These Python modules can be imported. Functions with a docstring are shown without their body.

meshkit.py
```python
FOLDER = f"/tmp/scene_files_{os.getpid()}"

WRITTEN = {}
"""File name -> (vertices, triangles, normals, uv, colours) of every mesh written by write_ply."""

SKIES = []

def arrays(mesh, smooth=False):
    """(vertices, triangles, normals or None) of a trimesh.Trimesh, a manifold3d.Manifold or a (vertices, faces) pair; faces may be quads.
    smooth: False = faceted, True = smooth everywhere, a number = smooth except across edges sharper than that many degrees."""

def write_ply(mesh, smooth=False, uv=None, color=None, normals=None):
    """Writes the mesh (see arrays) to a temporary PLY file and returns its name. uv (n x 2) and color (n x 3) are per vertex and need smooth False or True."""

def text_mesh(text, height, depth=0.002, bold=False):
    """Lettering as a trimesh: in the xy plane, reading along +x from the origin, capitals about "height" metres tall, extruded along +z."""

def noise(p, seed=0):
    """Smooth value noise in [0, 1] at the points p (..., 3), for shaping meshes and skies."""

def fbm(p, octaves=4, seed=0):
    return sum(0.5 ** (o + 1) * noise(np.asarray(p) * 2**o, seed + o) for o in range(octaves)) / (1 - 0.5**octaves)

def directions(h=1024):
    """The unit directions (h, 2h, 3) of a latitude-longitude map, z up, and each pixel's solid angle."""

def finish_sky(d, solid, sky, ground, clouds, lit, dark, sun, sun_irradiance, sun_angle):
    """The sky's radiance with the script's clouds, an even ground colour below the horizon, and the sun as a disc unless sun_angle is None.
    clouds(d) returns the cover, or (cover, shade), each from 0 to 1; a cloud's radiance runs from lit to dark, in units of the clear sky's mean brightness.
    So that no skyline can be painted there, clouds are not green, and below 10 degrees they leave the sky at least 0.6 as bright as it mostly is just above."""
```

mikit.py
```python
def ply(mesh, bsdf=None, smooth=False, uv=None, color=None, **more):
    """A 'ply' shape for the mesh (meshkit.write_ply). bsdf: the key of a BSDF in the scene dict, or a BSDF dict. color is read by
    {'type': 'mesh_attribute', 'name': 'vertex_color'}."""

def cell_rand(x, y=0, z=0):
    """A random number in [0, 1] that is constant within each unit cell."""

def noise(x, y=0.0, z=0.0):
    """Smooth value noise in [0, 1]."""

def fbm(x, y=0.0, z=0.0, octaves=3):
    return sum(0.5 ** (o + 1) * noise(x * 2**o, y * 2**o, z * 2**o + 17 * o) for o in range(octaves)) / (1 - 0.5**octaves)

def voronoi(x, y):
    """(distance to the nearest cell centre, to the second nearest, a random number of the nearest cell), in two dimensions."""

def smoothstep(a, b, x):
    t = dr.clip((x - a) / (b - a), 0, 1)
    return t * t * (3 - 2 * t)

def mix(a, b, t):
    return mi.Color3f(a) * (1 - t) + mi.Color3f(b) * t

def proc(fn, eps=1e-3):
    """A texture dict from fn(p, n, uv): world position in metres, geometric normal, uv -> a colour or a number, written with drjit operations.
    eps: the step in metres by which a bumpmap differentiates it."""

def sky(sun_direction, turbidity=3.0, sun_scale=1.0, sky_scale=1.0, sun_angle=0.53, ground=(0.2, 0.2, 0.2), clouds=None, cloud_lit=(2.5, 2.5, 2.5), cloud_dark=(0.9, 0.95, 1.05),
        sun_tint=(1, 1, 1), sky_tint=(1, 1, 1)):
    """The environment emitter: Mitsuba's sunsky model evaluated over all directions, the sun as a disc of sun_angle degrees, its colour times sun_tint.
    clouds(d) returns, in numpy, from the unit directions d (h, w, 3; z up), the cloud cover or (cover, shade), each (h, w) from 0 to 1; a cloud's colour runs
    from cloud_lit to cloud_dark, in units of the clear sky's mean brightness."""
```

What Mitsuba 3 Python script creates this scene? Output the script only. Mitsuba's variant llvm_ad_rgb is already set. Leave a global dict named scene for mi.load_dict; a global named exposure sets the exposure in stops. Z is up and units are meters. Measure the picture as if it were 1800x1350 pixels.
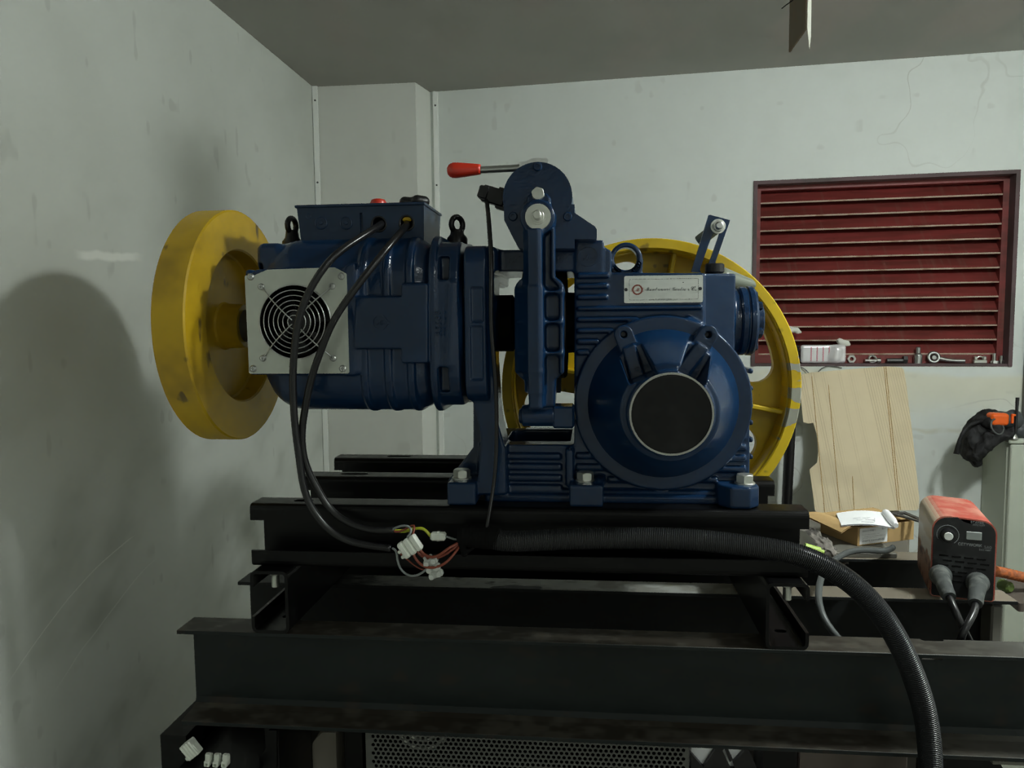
import math, glob
import numpy as np
import trimesh
import mitsuba as mi
import drjit as dr
import mikit, meshkit
from mikit import noise, fbm, smoothstep, mix, proc
from shapely.geometry import Polygon, LineString, Point, box as sbox
from shapely import affinity, union_all
import manifold3d as m3
from scipy.interpolate import CubicSpline

# ------------------------------------------------------------------ camera
# World: x right along the machine axis, y away from the camera, z up; z = 0 is eye height, the floor lies at FLOOR.
F, CX, CY = 1352.0, 900.0, 675.0
_vy = np.array([137.0, -115.0, F])
_s = -0.0105
_u = -(F * F + 115.0 ** 2 - 115.0 * _s * 137.0 * 1.0) / (137.0 - 115.0 * _s)
_vx = -np.array([_u, -115.0 + _s * (_u - 137.0), F])
WY = _vy / np.linalg.norm(_vy)
WX = _vx - WY * (_vx @ WY)
WX /= np.linalg.norm(WX)
WZ = np.cross(WX, WY)
R = np.stack([WX, WY, WZ])            # camera (x right, y down, z forward) -> world
T = mi.ScalarTransform4f
_m = np.eye(4)
_m[:3, 0] = R @ [-1, 0, 0]
_m[:3, 1] = R @ [0, -1, 0]
_m[:3, 2] = R @ [0, 0, 1]
scene = {'type': 'scene'}
labels = {}
scene['camera'] = {'type': 'perspective', 'fov': math.degrees(2 * math.atan(900 / F)), 'fov_axis': 'x', 'near_clip': 0.05, 'far_clip': 50.0,
                   'to_world': T(_m.tolist())}
exposure = 2.12
XW = -0.96                             # left wall
FLOOR = -1.42
LAMP = (1.02, 1.08, 0.695)
LAMP_RADIANCE = (54.0, 57.8, 55.0)
FILL_TUBE = ((0.95, -0.95, 0.755), (0.95, -0.30, 0.755))   # unseen fill light, added as a tube behind the camera, to the right
FILL_TUBE_RADIANCE = (12.5, 13.3, 12.9)


def ray(px, py):
    return R @ np.array([(px - CX) / F, (py - CY) / F, 1.0])


def P(px, py, Y):
    d = ray(px, py); return d * (Y / d[1])


def PX(px, py, X):
    d = ray(px, py); return d * (X / d[0])


def PZ(px, py, Z):
    d = ray(px, py); return d * (Z / d[2])


def PN(px, py, p0, n):
    d = ray(px, py); return d * ((np.asarray(p0) @ n) / (d @ n))


def X_(px, Y, py=600): return P(px, py, Y)[0]
def Z_(py, Y, px=1037): return P(px, py, Y)[2]


# ------------------------------------------------------------------ mesh tools
def cat(ms): return trimesh.util.concatenate([m for m in ms if m is not None])


def tm(man):
    m = man.to_mesh()
    return trimesh.Trimesh(m.vert_properties[:, :3], m.tri_verts, process=False)


def man(t):
    t = t.copy(); t.merge_vertices()
    return m3.Manifold(m3.Mesh(np.asarray(t.vertices, np.float32), np.asarray(t.faces, np.uint32)))


def cut(a, *bs):
    r = man(a)
    for b in bs: r = r - man(b)
    return tm(r)


def rbox(lo, hi, b=0.0015):
    lo, hi = np.minimum(lo, hi), np.maximum(lo, hi)
    b = min(b, 0.45 * float((hi - lo).min()))
    pts = []
    for sx in (0, 1):
        for sy in (0, 1):
            for sz in (0, 1):
                c = np.array([hi[0] if sx else lo[0], hi[1] if sy else lo[1], hi[2] if sz else lo[2]])
                s = np.array([-1 if sx else 1, -1 if sy else 1, -1 if sz else 1]) * b
                for k in range(3):
                    q = c + s; q[k] = c[k]; pts.append(q)
    return trimesh.convex.convex_hull(np.array(pts))


def prism(poly, d0, d1, axis='y'):
    """poly: (x, z) for axis y, (y, z) for axis x, (x, y) for axis z."""
    if not hasattr(poly, 'geom_type'): poly = Polygon(poly)
    poly = poly.buffer(0)
    out = []
    for g in getattr(poly, 'geoms', [poly]):
        if g.area < 1e-10: continue
        m = trimesh.creation.extrude_polygon(g, abs(d1 - d0), engine='earcut')
        v = m.vertices + [0, 0, min(d0, d1)]
        if axis == 'y':
            m = trimesh.Trimesh(v[:, [0, 2, 1]], m.faces[:, ::-1], process=False)
        elif axis == 'x':
            m = trimesh.Trimesh(v[:, [2, 0, 1]], m.faces, process=False)
        else:
            m = trimesh.Trimesh(v, m.faces, process=False)
        out.append(m)
    return cat(out)


def pxpoly(pts, Y): return [(P(a, b, Y)[0], P(a, b, Y)[2]) for a, b in pts]


def lathe(profile, axis='z', c=(0, 0, 0), n=48):
    """profile: (radius, height) from low to high along the axis."""
    pr = np.array(profile, float)
    if pr[0, 0] > 1e-9 and not np.allclose(pr[0], pr[-1]): pr = np.vstack([[0, pr[0, 1]], pr])
    if pr[-1, 0] > 1e-9 and not np.allclose(pr[0], pr[-1]): pr = np.vstack([pr, [0, pr[-1, 1]]])
    m = trimesh.creation.revolve(pr, sections=n)
    v = m.vertices
    if axis == 'x': v = v[:, [2, 0, 1]]
    elif axis == 'y': v = v[:, [1, 2, 0]]
    m = trimesh.Trimesh(v + np.asarray(c), m.faces, process=True)
    if m.volume < 0: m.invert()
    return m


def cyl(axis, c, r, d0, d1, b=0.001, n=40):
    b = min(b, r * .4, abs(d1 - d0) * .4)
    d0, d1 = min(d0, d1), max(d0, d1)
    c = np.array(c, float)
    k = 'xyz'.index(axis); c[k] = 0
    return lathe([(r - b, d0), (r, d0 + b), (r, d1 - b), (r - b, d1)], axis, c, n)


def spline(pts, n):
    p = np.asarray(pts, float)
    d = np.r_[0, np.cumsum(np.linalg.norm(np.diff(p, axis=0), axis=1) ** 0.7)]
    f = CubicSpline(d, p)
    q = f(np.linspace(0, d[-1], n * 6))
    s = np.r_[0, np.cumsum(np.linalg.norm(np.diff(q, axis=0), axis=1))]
    t = np.linspace(0, s[-1], n)
    return np.stack([np.interp(t, s, q[:, k]) for k in range(3)], 1)


def tube(path, r, sides=12, closed=False):
    p = np.asarray(path, float)
    n = len(p)
    rr = np.broadcast_to(np.asarray(r, float), (n,))
    t = np.gradient(p, axis=0) if not closed else np.roll(p, -1, 0) - np.roll(p, 1, 0)
    t /= np.linalg.norm(t, axis=1, keepdims=True) + 1e-12
    a = np.cross(t[0], [0, 0, 1.0])
    if np.linalg.norm(a) < .1: a = np.cross(t[0], [1.0, 0, 0])
    A = [a / np.linalg.norm(a)]
    for i in range(1, n):
        a = A[-1] - t[i] * (A[-1] @ t[i]); A.append(a / np.linalg.norm(a))
    A = np.array(A); B = np.cross(t, A)
    th = np.arange(sides) * 2 * np.pi / sides
    v = p[:, None] + rr[:, None, None] * (np.cos(th)[None, :, None] * A[:, None] + np.sin(th)[None, :, None] * B[:, None])
    v = v.reshape(-1, 3)
    f = []
    for i in range(n if closed else n - 1):
        j = (i + 1) % n
        k = np.arange(sides); l = (k + 1) % sides
        f.append(np.stack([i * sides + k, i * sides + l, j * sides + l], 1))
        f.append(np.stack([i * sides + k, j * sides + l, j * sides + k], 1))
    f = np.vstack(f)
    if not closed:
        v = np.vstack([v, p[0], p[-1]])
        k = np.arange(sides); l = (k + 1) % sides
        f = np.vstack([f, np.stack([l, k, np.full(sides, n * sides)], 1), np.stack([(n - 1) * sides + k, (n - 1) * sides + l, np.full(sides, n * sides + 1)], 1)])
    m = trimesh.Trimesh(v, f, process=False)
    if m.volume < 0: m.invert()
    return m


def torus(c, axis_dir, Rr, r, n=40, sides=8):
    ax = np.asarray(axis_dir, float); ax /= np.linalg.norm(ax)
    a = np.cross(ax, [0, 0, 1.0] if abs(ax[2]) < .9 else [1.0, 0, 0]); a /= np.linalg.norm(a); b = np.cross(ax, a)
    th = np.arange(n) * 2 * np.pi / n
    return tube(np.asarray(c) + Rr * (np.cos(th)[:, None] * a + np.sin(th)[:, None] * b), r, sides, True)


def bar(p0, p1, r, sides=12):
    p0, p1 = np.asarray(p0, float), np.asarray(p1, float)
    return tube(np.linspace(p0, p1, 3), r, sides)


def orient(m, d, c):
    """Turns +z of m to direction d and moves its origin to c."""
    d = np.asarray(d, float) / np.linalg.norm(d)
    M = trimesh.geometry.align_vectors([0, 0, 1], d); M = np.array(M); M[:3, 3] = c
    m = m.copy(); m.apply_transform(M); return m


def hexhead(c, d, af, h, washer=0.0, wr=None, spin=0.0):
    """Hex bolt head standing on c along d; returns (head, washer or None)."""
    ang = np.arange(6) * math.pi / 3 + spin
    rr = af / math.sqrt(3)
    hexa = Polygon(np.stack([rr * np.cos(ang), rr * np.sin(ang)], 1))
    m = tm(man(prism(hexa, washer, washer + h, 'z')) ^ man(lathe([(rr * .90, washer - 1e-4), (rr * 1.02, washer + h * .12), (rr * 1.02, washer + h * .8), (rr * .84, washer + h + 1e-5)], 'z', n=36)))
    w = orient(cyl('z', (0, 0, 0), wr or af * .68, 0, washer, .0005, 32), d, c) if washer else None
    return orient(m, d, c), w


def fillet(pts, r, n=5):
    pts = [np.asarray(p, float) for p in pts]; out = [pts[0]]
    for a, b, c in zip(pts, pts[1:], pts[2:]):
        u, v = (a - b) / np.linalg.norm(a - b), (c - b) / np.linalg.norm(c - b)
        for t in np.linspace(0, 1, n):
            out.append((1 - t) ** 2 * (b + u * r) + 2 * t * (1 - t) * b + t * t * (b + v * r))
    return out + [pts[-1]]


# text as extruded outlines
_FONT = glob.glob('/opt/blender-*/*/datafiles/fonts/')


def text(s, height, depth=0.0004, script=False, bold=False, shear=0.0):
    """Lettering in the xy plane along +x, extruded along +z; height of a capital."""
    try:
        from PIL import Image, ImageDraw, ImageFont
        name = 'NotoSansMath-Regular.woff2' if script else 'Inter.woff2'
        font = ImageFont.truetype(_FONT[0] + name, 96)
        if script:
            s = ''.join(chr(0x1D4D0 + ord(c) - 65) if 'A' <= c <= 'Z' else chr(0x1D4EA + ord(c) - 97) if 'a' <= c <= 'z' else c for c in s)
        x0, y0, x1, y1 = font.getbbox(s, anchor='ls', stroke_width=2 * bold)
        im = Image.new('L', (x1 - x0 + 8, y1 - y0 + 8))
        ImageDraw.Draw(im).text((4 - x0, 4 - y0), s, 255, font, anchor='ls', stroke_width=2 * bold)
        on = np.pad(np.asarray(im) > 127, ((0, 0), (1, 1))).astype(np.int8)
        rows, starts = np.nonzero(np.diff(on, axis=1) == 1)
        ends = np.nonzero(np.diff(on, axis=1) == -1)[1]
        from shapely import box as bx_
        shape = union_all(bx_(starts, -rows - 1, ends, -rows)).buffer(0.6).buffer(-0.6).simplify(0.8)
        k = height / 70.0
        shape = affinity.affine_transform(shape, [k, shear * k, 0, k, -4 * k, (4 - y0) * k])
        return cat([trimesh.creation.extrude_polygon(g, depth, engine='earcut') for g in getattr(shape, 'geoms', [shape])])
    except Exception:
        return meshkit.text_mesh(s, height, depth)


def on_front(m, c, Y, width=None):
    """Text mesh onto a plane facing -y at Y, its centre at (x, z) = c."""
    v = m.vertices.copy()
    w = v[:, 0].max() - v[:, 0].min()
    k = width / w if width else 1.0
    x = (v[:, 0] - (v[:, 0].max() + v[:, 0].min()) / 2) * k
    z = (v[:, 1] - (v[:, 1].max() + v[:, 1].min()) / 2) * k
    return trimesh.Trimesh(np.stack([c[0] + x, Y - v[:, 2], c[1] + z], 1), m.faces, process=False)


# ------------------------------------------------------------------ voxel solids (castings with rounded fillets)
class Vox:
    def __init__(s, lo, hi, h):
        s.lo, s.h = np.array(lo, float), h
        s.n = np.ceil((np.array(hi) - s.lo) / h).astype(int) + 1
        s.f = np.full(s.n, 0.03, np.float32)

    def _reg(s, lo, hi, m):
        a = np.clip(np.floor((np.array(lo) - m - s.lo) / s.h).astype(int), 0, s.n)
        b = np.clip(np.ceil((np.array(hi) + m - s.lo) / s.h).astype(int) + 1, 0, s.n)
        ax = [(s.lo[k] + s.h * np.arange(a[k], b[k])).astype(np.float32) for k in range(3)]
        return tuple(slice(a[k], b[k]) for k in range(3)), ax[0][:, None, None], ax[1][None, :, None], ax[2][None, None, :]

    def _mix(s, sl, d, k, op):
        f = s.f[sl]
        if op == 'add':
            r = np.minimum(f, d)
            if k: e = np.maximum(k - np.abs(f - d), 0); r = r - e * e / (4 * k)
        else:
            r = np.maximum(f, -d)
            if k: e = np.maximum(k - np.abs(f + d), 0); r = r + e * e / (4 * k)
        s.f[sl] = np.clip(r, -.03, .03)

    def box(s, lo, hi, r=.002, k=.003, op='add'):
        lo, hi = np.minimum(lo, hi), np.maximum(lo, hi)
        r = min(r, .49 * float((hi - lo).min()))
        sl, X, Y, Z = s._reg(lo, hi, .012 + k)
        c, e = (lo + hi) / 2, (hi - lo) / 2 - r
        q = [np.abs(A - cc) - ee for A, cc, ee in zip((X, Y, Z), c, e)]
        d = np.sqrt(np.maximum(q[0], 0) ** 2 + np.maximum(q[1], 0) ** 2 + np.maximum(q[2], 0) ** 2) + np.minimum(np.maximum(np.maximum(q[0], q[1]), q[2]), 0) - r
        s._mix(sl, d, k, op)

    def cyl(s, axis, c, rad, d0, d1, r=.002, k=.003, op='add', rad2=None):
        d0, d1 = min(d0, d1), max(d0, d1)
        i = 'xyz'.index(axis); lo = np.array(c, float) - max(rad, rad2 or 0); hi = np.array(c, float) + max(rad, rad2 or 0)
        lo[i], hi[i] = d0, d1
        sl, *A = s._reg(lo, hi, .012 + k)
        o = [j for j in range(3) if j != i]
        rho = np.sqrt((A[o[0]] - c[o[0]]) ** 2 + (A[o[1]] - c[o[1]]) ** 2)
        if rad2 is None: R_ = rad
        else: R_ = rad + (rad2 - rad) * np.clip((A[i] - d0) / (d1 - d0), 0, 1)
        q0 = rho - R_ + r
        q1 = np.abs(A[i] - (d0 + d1) / 2) - (d1 - d0) / 2 + r
        d = np.sqrt(np.maximum(q0, 0) ** 2 + np.maximum(q1, 0) ** 2) + np.minimum(np.maximum(q0, q1), 0) - r
        s._mix(sl, d, k, op)

    def prism(s, poly, d0, d1, axis='y', r=.002, k=.003, op='add'):
        p = np.array(Polygon(poly).buffer(-r, join_style=2).exterior.coords)[:-1] if r else np.array(poly)
        i = 'xyz'.index(axis); o = [j for j in range(3) if j != i]
        lo, hi = np.zeros(3), np.zeros(3)
        lo[o], hi[o] = np.array(poly).min(0), np.array(poly).max(0)
        lo[i], hi[i] = min(d0, d1), max(d0, d1)
        sl, *A = s._reg(lo, hi, .012 + k)
        U, V = np.meshgrid(A[o[0]].ravel(), A[o[1]].ravel(), indexing='ij')
        d2, ins = np.full(U.shape, 1e9), np.zeros(U.shape, bool)
        for a, b in zip(p, np.roll(p, -1, 0)):
            e = b - a; t = np.clip(((U - a[0]) * e[0] + (V - a[1]) * e[1]) / (e @ e + 1e-20), 0, 1)
            d2 = np.minimum(d2, (U - a[0] - t * e[0]) ** 2 + (V - a[1] - t * e[1]) ** 2)
            ins ^= ((a[1] > V) != (b[1] > V)) & (U < (b[0] - a[0]) * (V - a[1]) / (b[1] - a[1] + 1e-20) + a[0])
        d2 = np.where(ins, -1, 1) * np.sqrt(d2)
        q0 = np.expand_dims(d2, i).astype(np.float32)
        q1 = np.abs(A[i] - (lo[i] + hi[i]) / 2) - (hi[i] - lo[i]) / 2 + r
        d = np.sqrt(np.maximum(q0, 0) ** 2 + np.maximum(q1, 0) ** 2) + np.minimum(np.maximum(q0, q1), 0) - r
        s._mix(sl, d, k, op)

    def capsule(s, a, b, ra, rb=None, k=.004, op='add'):
        a, b = np.array(a, float), np.array(b, float); rb = ra if rb is None else rb
        m = max(ra, rb)
        sl, X, Y, Z = s._reg(np.minimum(a, b) - m, np.maximum(a, b) + m, .012 + k)
        e = b - a
        t = np.clip(((X - a[0]) * e[0] + (Y - a[1]) * e[1] + (Z - a[2]) * e[2]) / (e @ e + 1e-12), 0, 1)
        d = np.sqrt((X - a[0] - t * e[0]) ** 2 + (Y - a[1] - t * e[1]) ** 2 + (Z - a[2] - t * e[2]) ** 2) - (ra + (rb - ra) * t)
        s._mix(sl, d.astype(np.float32), k, op)

    def mesh(s):
        f = s.f; h = s.h
        f = np.pad(f, 1, constant_values=.03)
        lo = s.lo - h
        neg = f < 0
        c = np.zeros([k - 1 for k in f.shape], np.uint8)
        for i, j, k in np.ndindex(2, 2, 2):
            c += neg[i:f.shape[0] - 1 + i, j:f.shape[1] - 1 + j, k:f.shape[2] - 1 + k]
        cells = np.argwhere((c > 0) & (c < 8))
        idx = -np.ones(c.shape, np.int32); idx[tuple(cells.T)] = np.arange(len(cells))
        acc, cnt = np.zeros((len(cells), 3)), np.zeros(len(cells))
        corners = np.array(list(np.ndindex(2, 2, 2)))
        val = np.stack([f[tuple((cells + q).T)] for q in corners], 1)
        for a in range(8):
            for b in range(a + 1, 8):
                if np.abs(corners[a] - corners[b]).sum() != 1: continue
                va, vb = val[:, a], val[:, b]
                on = (va < 0) != (vb < 0)
                t = (va / (va - vb + 1e-20))[on, None]
                acc[on] += corners[a] + t * (corners[b] - corners[a]); cnt[on] += 1
        v = lo + h * (cells + acc / cnt[:, None])
        faces = []
        for ax in range(3):
            o = [(1, 2), (2, 0), (0, 1)][ax]
            sa = [slice(1, -1)] * 3
            sl0 = [slice(1, -1)] * 3; sl0[ax] = slice(0, -1)
            sl1 = [slice(1, -1)] * 3; sl1[ax] = slice(1, None)
            n0, n1 = neg[tuple(sl0)], neg[tuple(sl1)]
            e = np.argwhere(n0 != n1)
            if not len(e): continue
            flip = n0[tuple(e.T)]
            base = e.copy(); base[:, o[0]] += 1; base[:, o[1]] += 1
            q = []
            for du, dv in ((0, 0), (1, 0), (1, 1), (0, 1)):
                cc = base.copy(); cc[:, o[0]] -= du; cc[:, o[1]] -= dv
                q.append(idx[tuple(cc.T)])
            q = np.stack(q, 1)
            q[~flip] = q[~flip][:, ::-1]
            faces.append(q)
        q = np.vstack(faces)
        q = q[(q >= 0).all(1)]
        m = trimesh.Trimesh(v, np.vstack([q[:, [0, 1, 2]], q[:, [0, 2, 3]]]), process=False)
        if m.volume < 0: m.invert()
        trimesh.smoothing.filter_taubin(m, iterations=2)
        return m


# ------------------------------------------------------------------ scene tools
_used = {}


def key(parent, name):
    k = (parent + '__' if parent else '') + name
    n = _used.get(k, 0); _used[k] = n + 1
    return k if n == 0 else f'{k}_{n:03d}'


def obj(name, mesh, mat, parent=None, smooth=30, label=None, cat_=None, group=None, kind=None, **kw):
    k = key(parent, name)
    scene[k] = mikit.ply(mesh, mat, smooth, **kw)
    tag(k, label, cat_, group, kind)
    return k


def tag(k, label=None, cat_=None, group=None, kind=None):
    d = {}
    if label: d['label'] = label
    if cat_: d['category'] = cat_
    if group: d['group'] = group
    if kind: d['kind'] = kind
    if d: labels[k] = {**labels.get(k, {}), **d}


def thing(name, label, cat_, group=None):
    k = key(None, name); tag(k, label, cat_, group); return k


# ------------------------------------------------------------------ materials
def rgb(*c): return {'type': 'rgb', 'value': list(c)}


def prin(color, rough=.5, metallic=0.0, spec=.5, **kw):
    d = {'type': 'principled', 'base_color': color if isinstance(color, dict) else rgb(*color), 'roughness': rough if isinstance(rough, dict) else float(rough), 'metallic': float(metallic), 'specular': float(spec)}
    d.update(kw)
    return {'type': 'twosided', 'bsdf': d}


def bump(b, fn, scale=1.0, eps=1e-3):
    return {'type': 'twosided', 'bsdf': {'type': 'bumpmap', 'arbitrary': proc(fn, eps), 'scale': scale, 'bsdf': b['bsdf']}}


def M(name, d): scene['mat_' + name] = d; return 'mat_' + name


def wall_fn(base, dark, stain):
    def fn(p, n, uv):
        a = fbm(p.x * 2.3 + p.y * 1.1, p.y * 2.1, p.z * 2.2, 4)
        b = fbm(p.x * 9, p.y * 9, p.z * 3.5 + 5, 3)
        c = noise(p.x * 34 + 3, p.y * 34, p.z * 11)
        col = mix(base, dark, smoothstep(.50, .80, a) * .55 + smoothstep(.62, .9, b) * .35)
        spot = smoothstep(.86, .95, c) * smoothstep(.45, .7, b)
        col = mix(col, stain, spot * .15)
        return col
    return fn


def leftwall(p, n, uv):
    a = fbm(p.y * 2.1, p.z * 1.7 + p.y * .6, 3.0, 4)
    b = fbm(p.y * 6 - p.z * 3, p.z * 7, 9.0, 4)
    c = fbm(p.y * 30, p.z * 14, 2.0, 2)
    col = mix((.555, .575, .54), (.45, .465, .43), smoothstep(.40, .75, a) * .55 + smoothstep(.5, .85, b) * .35)
    low_blotch = smoothstep(.0, -.65, p.z) * smoothstep(.40, .85, .6 * b + .4 * a) * .55  # olive blotches, stronger towards the bottom of the wall
    col = mix(col, (.20, .215, .17), low_blotch)
    col = mix(col, (.25, .25, .23), smoothstep(.80, .90, c) * .22)
    # pale scraped arcs and a plaster patch
    q = p.z + .50 - .35 * (p.y - 1.30) + .75 * dr.square(p.y - 1.35)
    arc = dr.maximum(1 - dr.abs(q + .01 * (b - .5)) / .0022, 0) * smoothstep(1.12, 1.17, p.y) * smoothstep(1.52, 1.47, p.y)
    q2 = p.z + .62 - .42 * (p.y - 1.30) + .75 * dr.square(p.y - 1.4)
    arc2 = dr.maximum(1 - dr.abs(q2 + .02 * (b - .5)) / .003, 0) * smoothstep(1.22, 1.3, p.y) * smoothstep(1.62, 1.5, p.y)
    sm = smoothstep(.012, .004, dr.abs(p.z - .135 - .06 * (p.y - 1.45) + .01 * (c - .5))) * smoothstep(1.36, 1.40, p.y) * smoothstep(1.60, 1.54, p.y)
    col = mix(col, (.72, .73, .69), dr.minimum(arc * .8 + arc2 * .5 + sm * .8, 1))
    return col


def backwall(p, n, uv):
    a = fbm(p.x * 2.0, p.y * 2.0, p.z * 2.0, 4)
    b = fbm(p.x * 5, p.z * 9, 1.0, 4)
    c = fbm(p.x * 24, p.z * 20, 4.0, 2)
    col = mix((.68, .715, .69), (.58, .605, .575), smoothstep(.45, .8, a) * .5 + smoothstep(.6, .85, b) * .25)
    # yellowish water stains with tide lines under the louvre
    w = p.z + .165 + .07 * (b - .5) + .05 * noise(p.x * 3)
    st = smoothstep(-.17, -.02, w) * smoothstep(.03, .0, w) * smoothstep(.45, .6, p.x)
    col = mix(col, (.68, .66, .53), st * .75)
    tide = dr.maximum(1 - dr.abs(w + .165) / .006, 0) + dr.maximum(1 - dr.abs(w + .10 + .03 * noise(p.x * 7)) / .004, 0) * .7
    col = mix(col, (.50, .48, .36), tide * .45 * smoothstep(.5, .62, p.x) * smoothstep(.35, .55, b))
    # hair cracks near the ceiling and at the louvre's corner
    q = dr.abs(fbm(p.x * 5.3, p.z * 5.3, 7.0, 3) - .5)
    cr = smoothstep(.012, .003, q) * smoothstep(.5, .62, fbm(p.x * 1.9 + 4, p.z * 1.9, 1.0, 2))
    col = mix(col, (.40, .40, .36), cr * .4)
    col = mix(col, (.42, .42, .39), smoothstep(.82, .92, c) * .25)
    return col


def wall_relief(p, n, uv): return fbm(p.x * 14 + p.y * 9, p.y * 11, p.z * 14, 3)


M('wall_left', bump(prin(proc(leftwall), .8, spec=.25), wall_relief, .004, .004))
M('wall_back', bump(prin(proc(backwall), .75, spec=.3), wall_relief, .004, .004))
M('wall', prin((.74, .755, .72), .8, spec=.25))
M('pillar', bump(prin(proc(wall_fn((.64, .65, .61), (.52, .53, .49), (.3, .3, .27))), .75, spec=.3), wall_relief, .003, .004))
M('trim', prin(proc(wall_fn((.78, .80, .77), (.62, .64, .6), (.25, .25, .2))), .5))


def ceilfn(p, n, uv):
    a = fbm(p.x * 1.4, p.y * 1.4, 2.0, 4)
    b = fbm(p.x * 7, p.y * 3, 5.0, 3)
    col = mix((.30, .295, .27), (.225, .228, .205), smoothstep(.35, .7, a) * .7)
    return mix(col, (.32, .275, .255), smoothstep(.5, .8, b) * .4)


M('ceiling', bump(prin(proc(ceilfn), .7, spec=.35), lambda p, n, uv: fbm(p.x * 9, p.y * 9, 0.0, 3), .005, .004))
M('floor', prin(proc(wall_fn((.32, .31, .28), (.22, .215, .19), (.10, .10, .09))), .8))


def peel(p, n, uv): return noise(p.x * 420, p.y * 420, p.z * 420) + .8 * noise(p.x * 150, p.y * 150, p.z * 150)


def bluefn(p, n, uv):
    a = fbm(p.x * 14, p.y * 14, p.z * 14, 3)
    return mix((.0029, .0185, .0555), (.0022, .0148, .0445), smoothstep(.35, .7, a))


M('blue', bump(prin(proc(bluefn), 0.17, spec=.26, clearcoat=.45, clearcoat_gloss=.95), peel, .00024, .0006))
M('blue_flat', prin((.006, .019, .046), .40, spec=.35))
M('blue_light', prin((.014, .045, .115), .3, spec=.5))


def yellowfn(p, n, uv):
    a = fbm(p.x * 11, p.y * 11, p.z * 11, 4)
    b = fbm(p.x * 45, p.y * 45, p.z * 18, 3)
    col = mix((.48, .305, .010), (.36, .222, .012), smoothstep(.35, .7, a) * .8)
    col = mix(col, (.13, .085, .02), smoothstep(.56, .8, a) * .40)
    return mix(col, (.05, .035, .02), smoothstep(.70, .80, b) * smoothstep(.45, .6, a) * .8)


M('yellow', prin(proc(yellowfn), .42, spec=.4))


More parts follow.
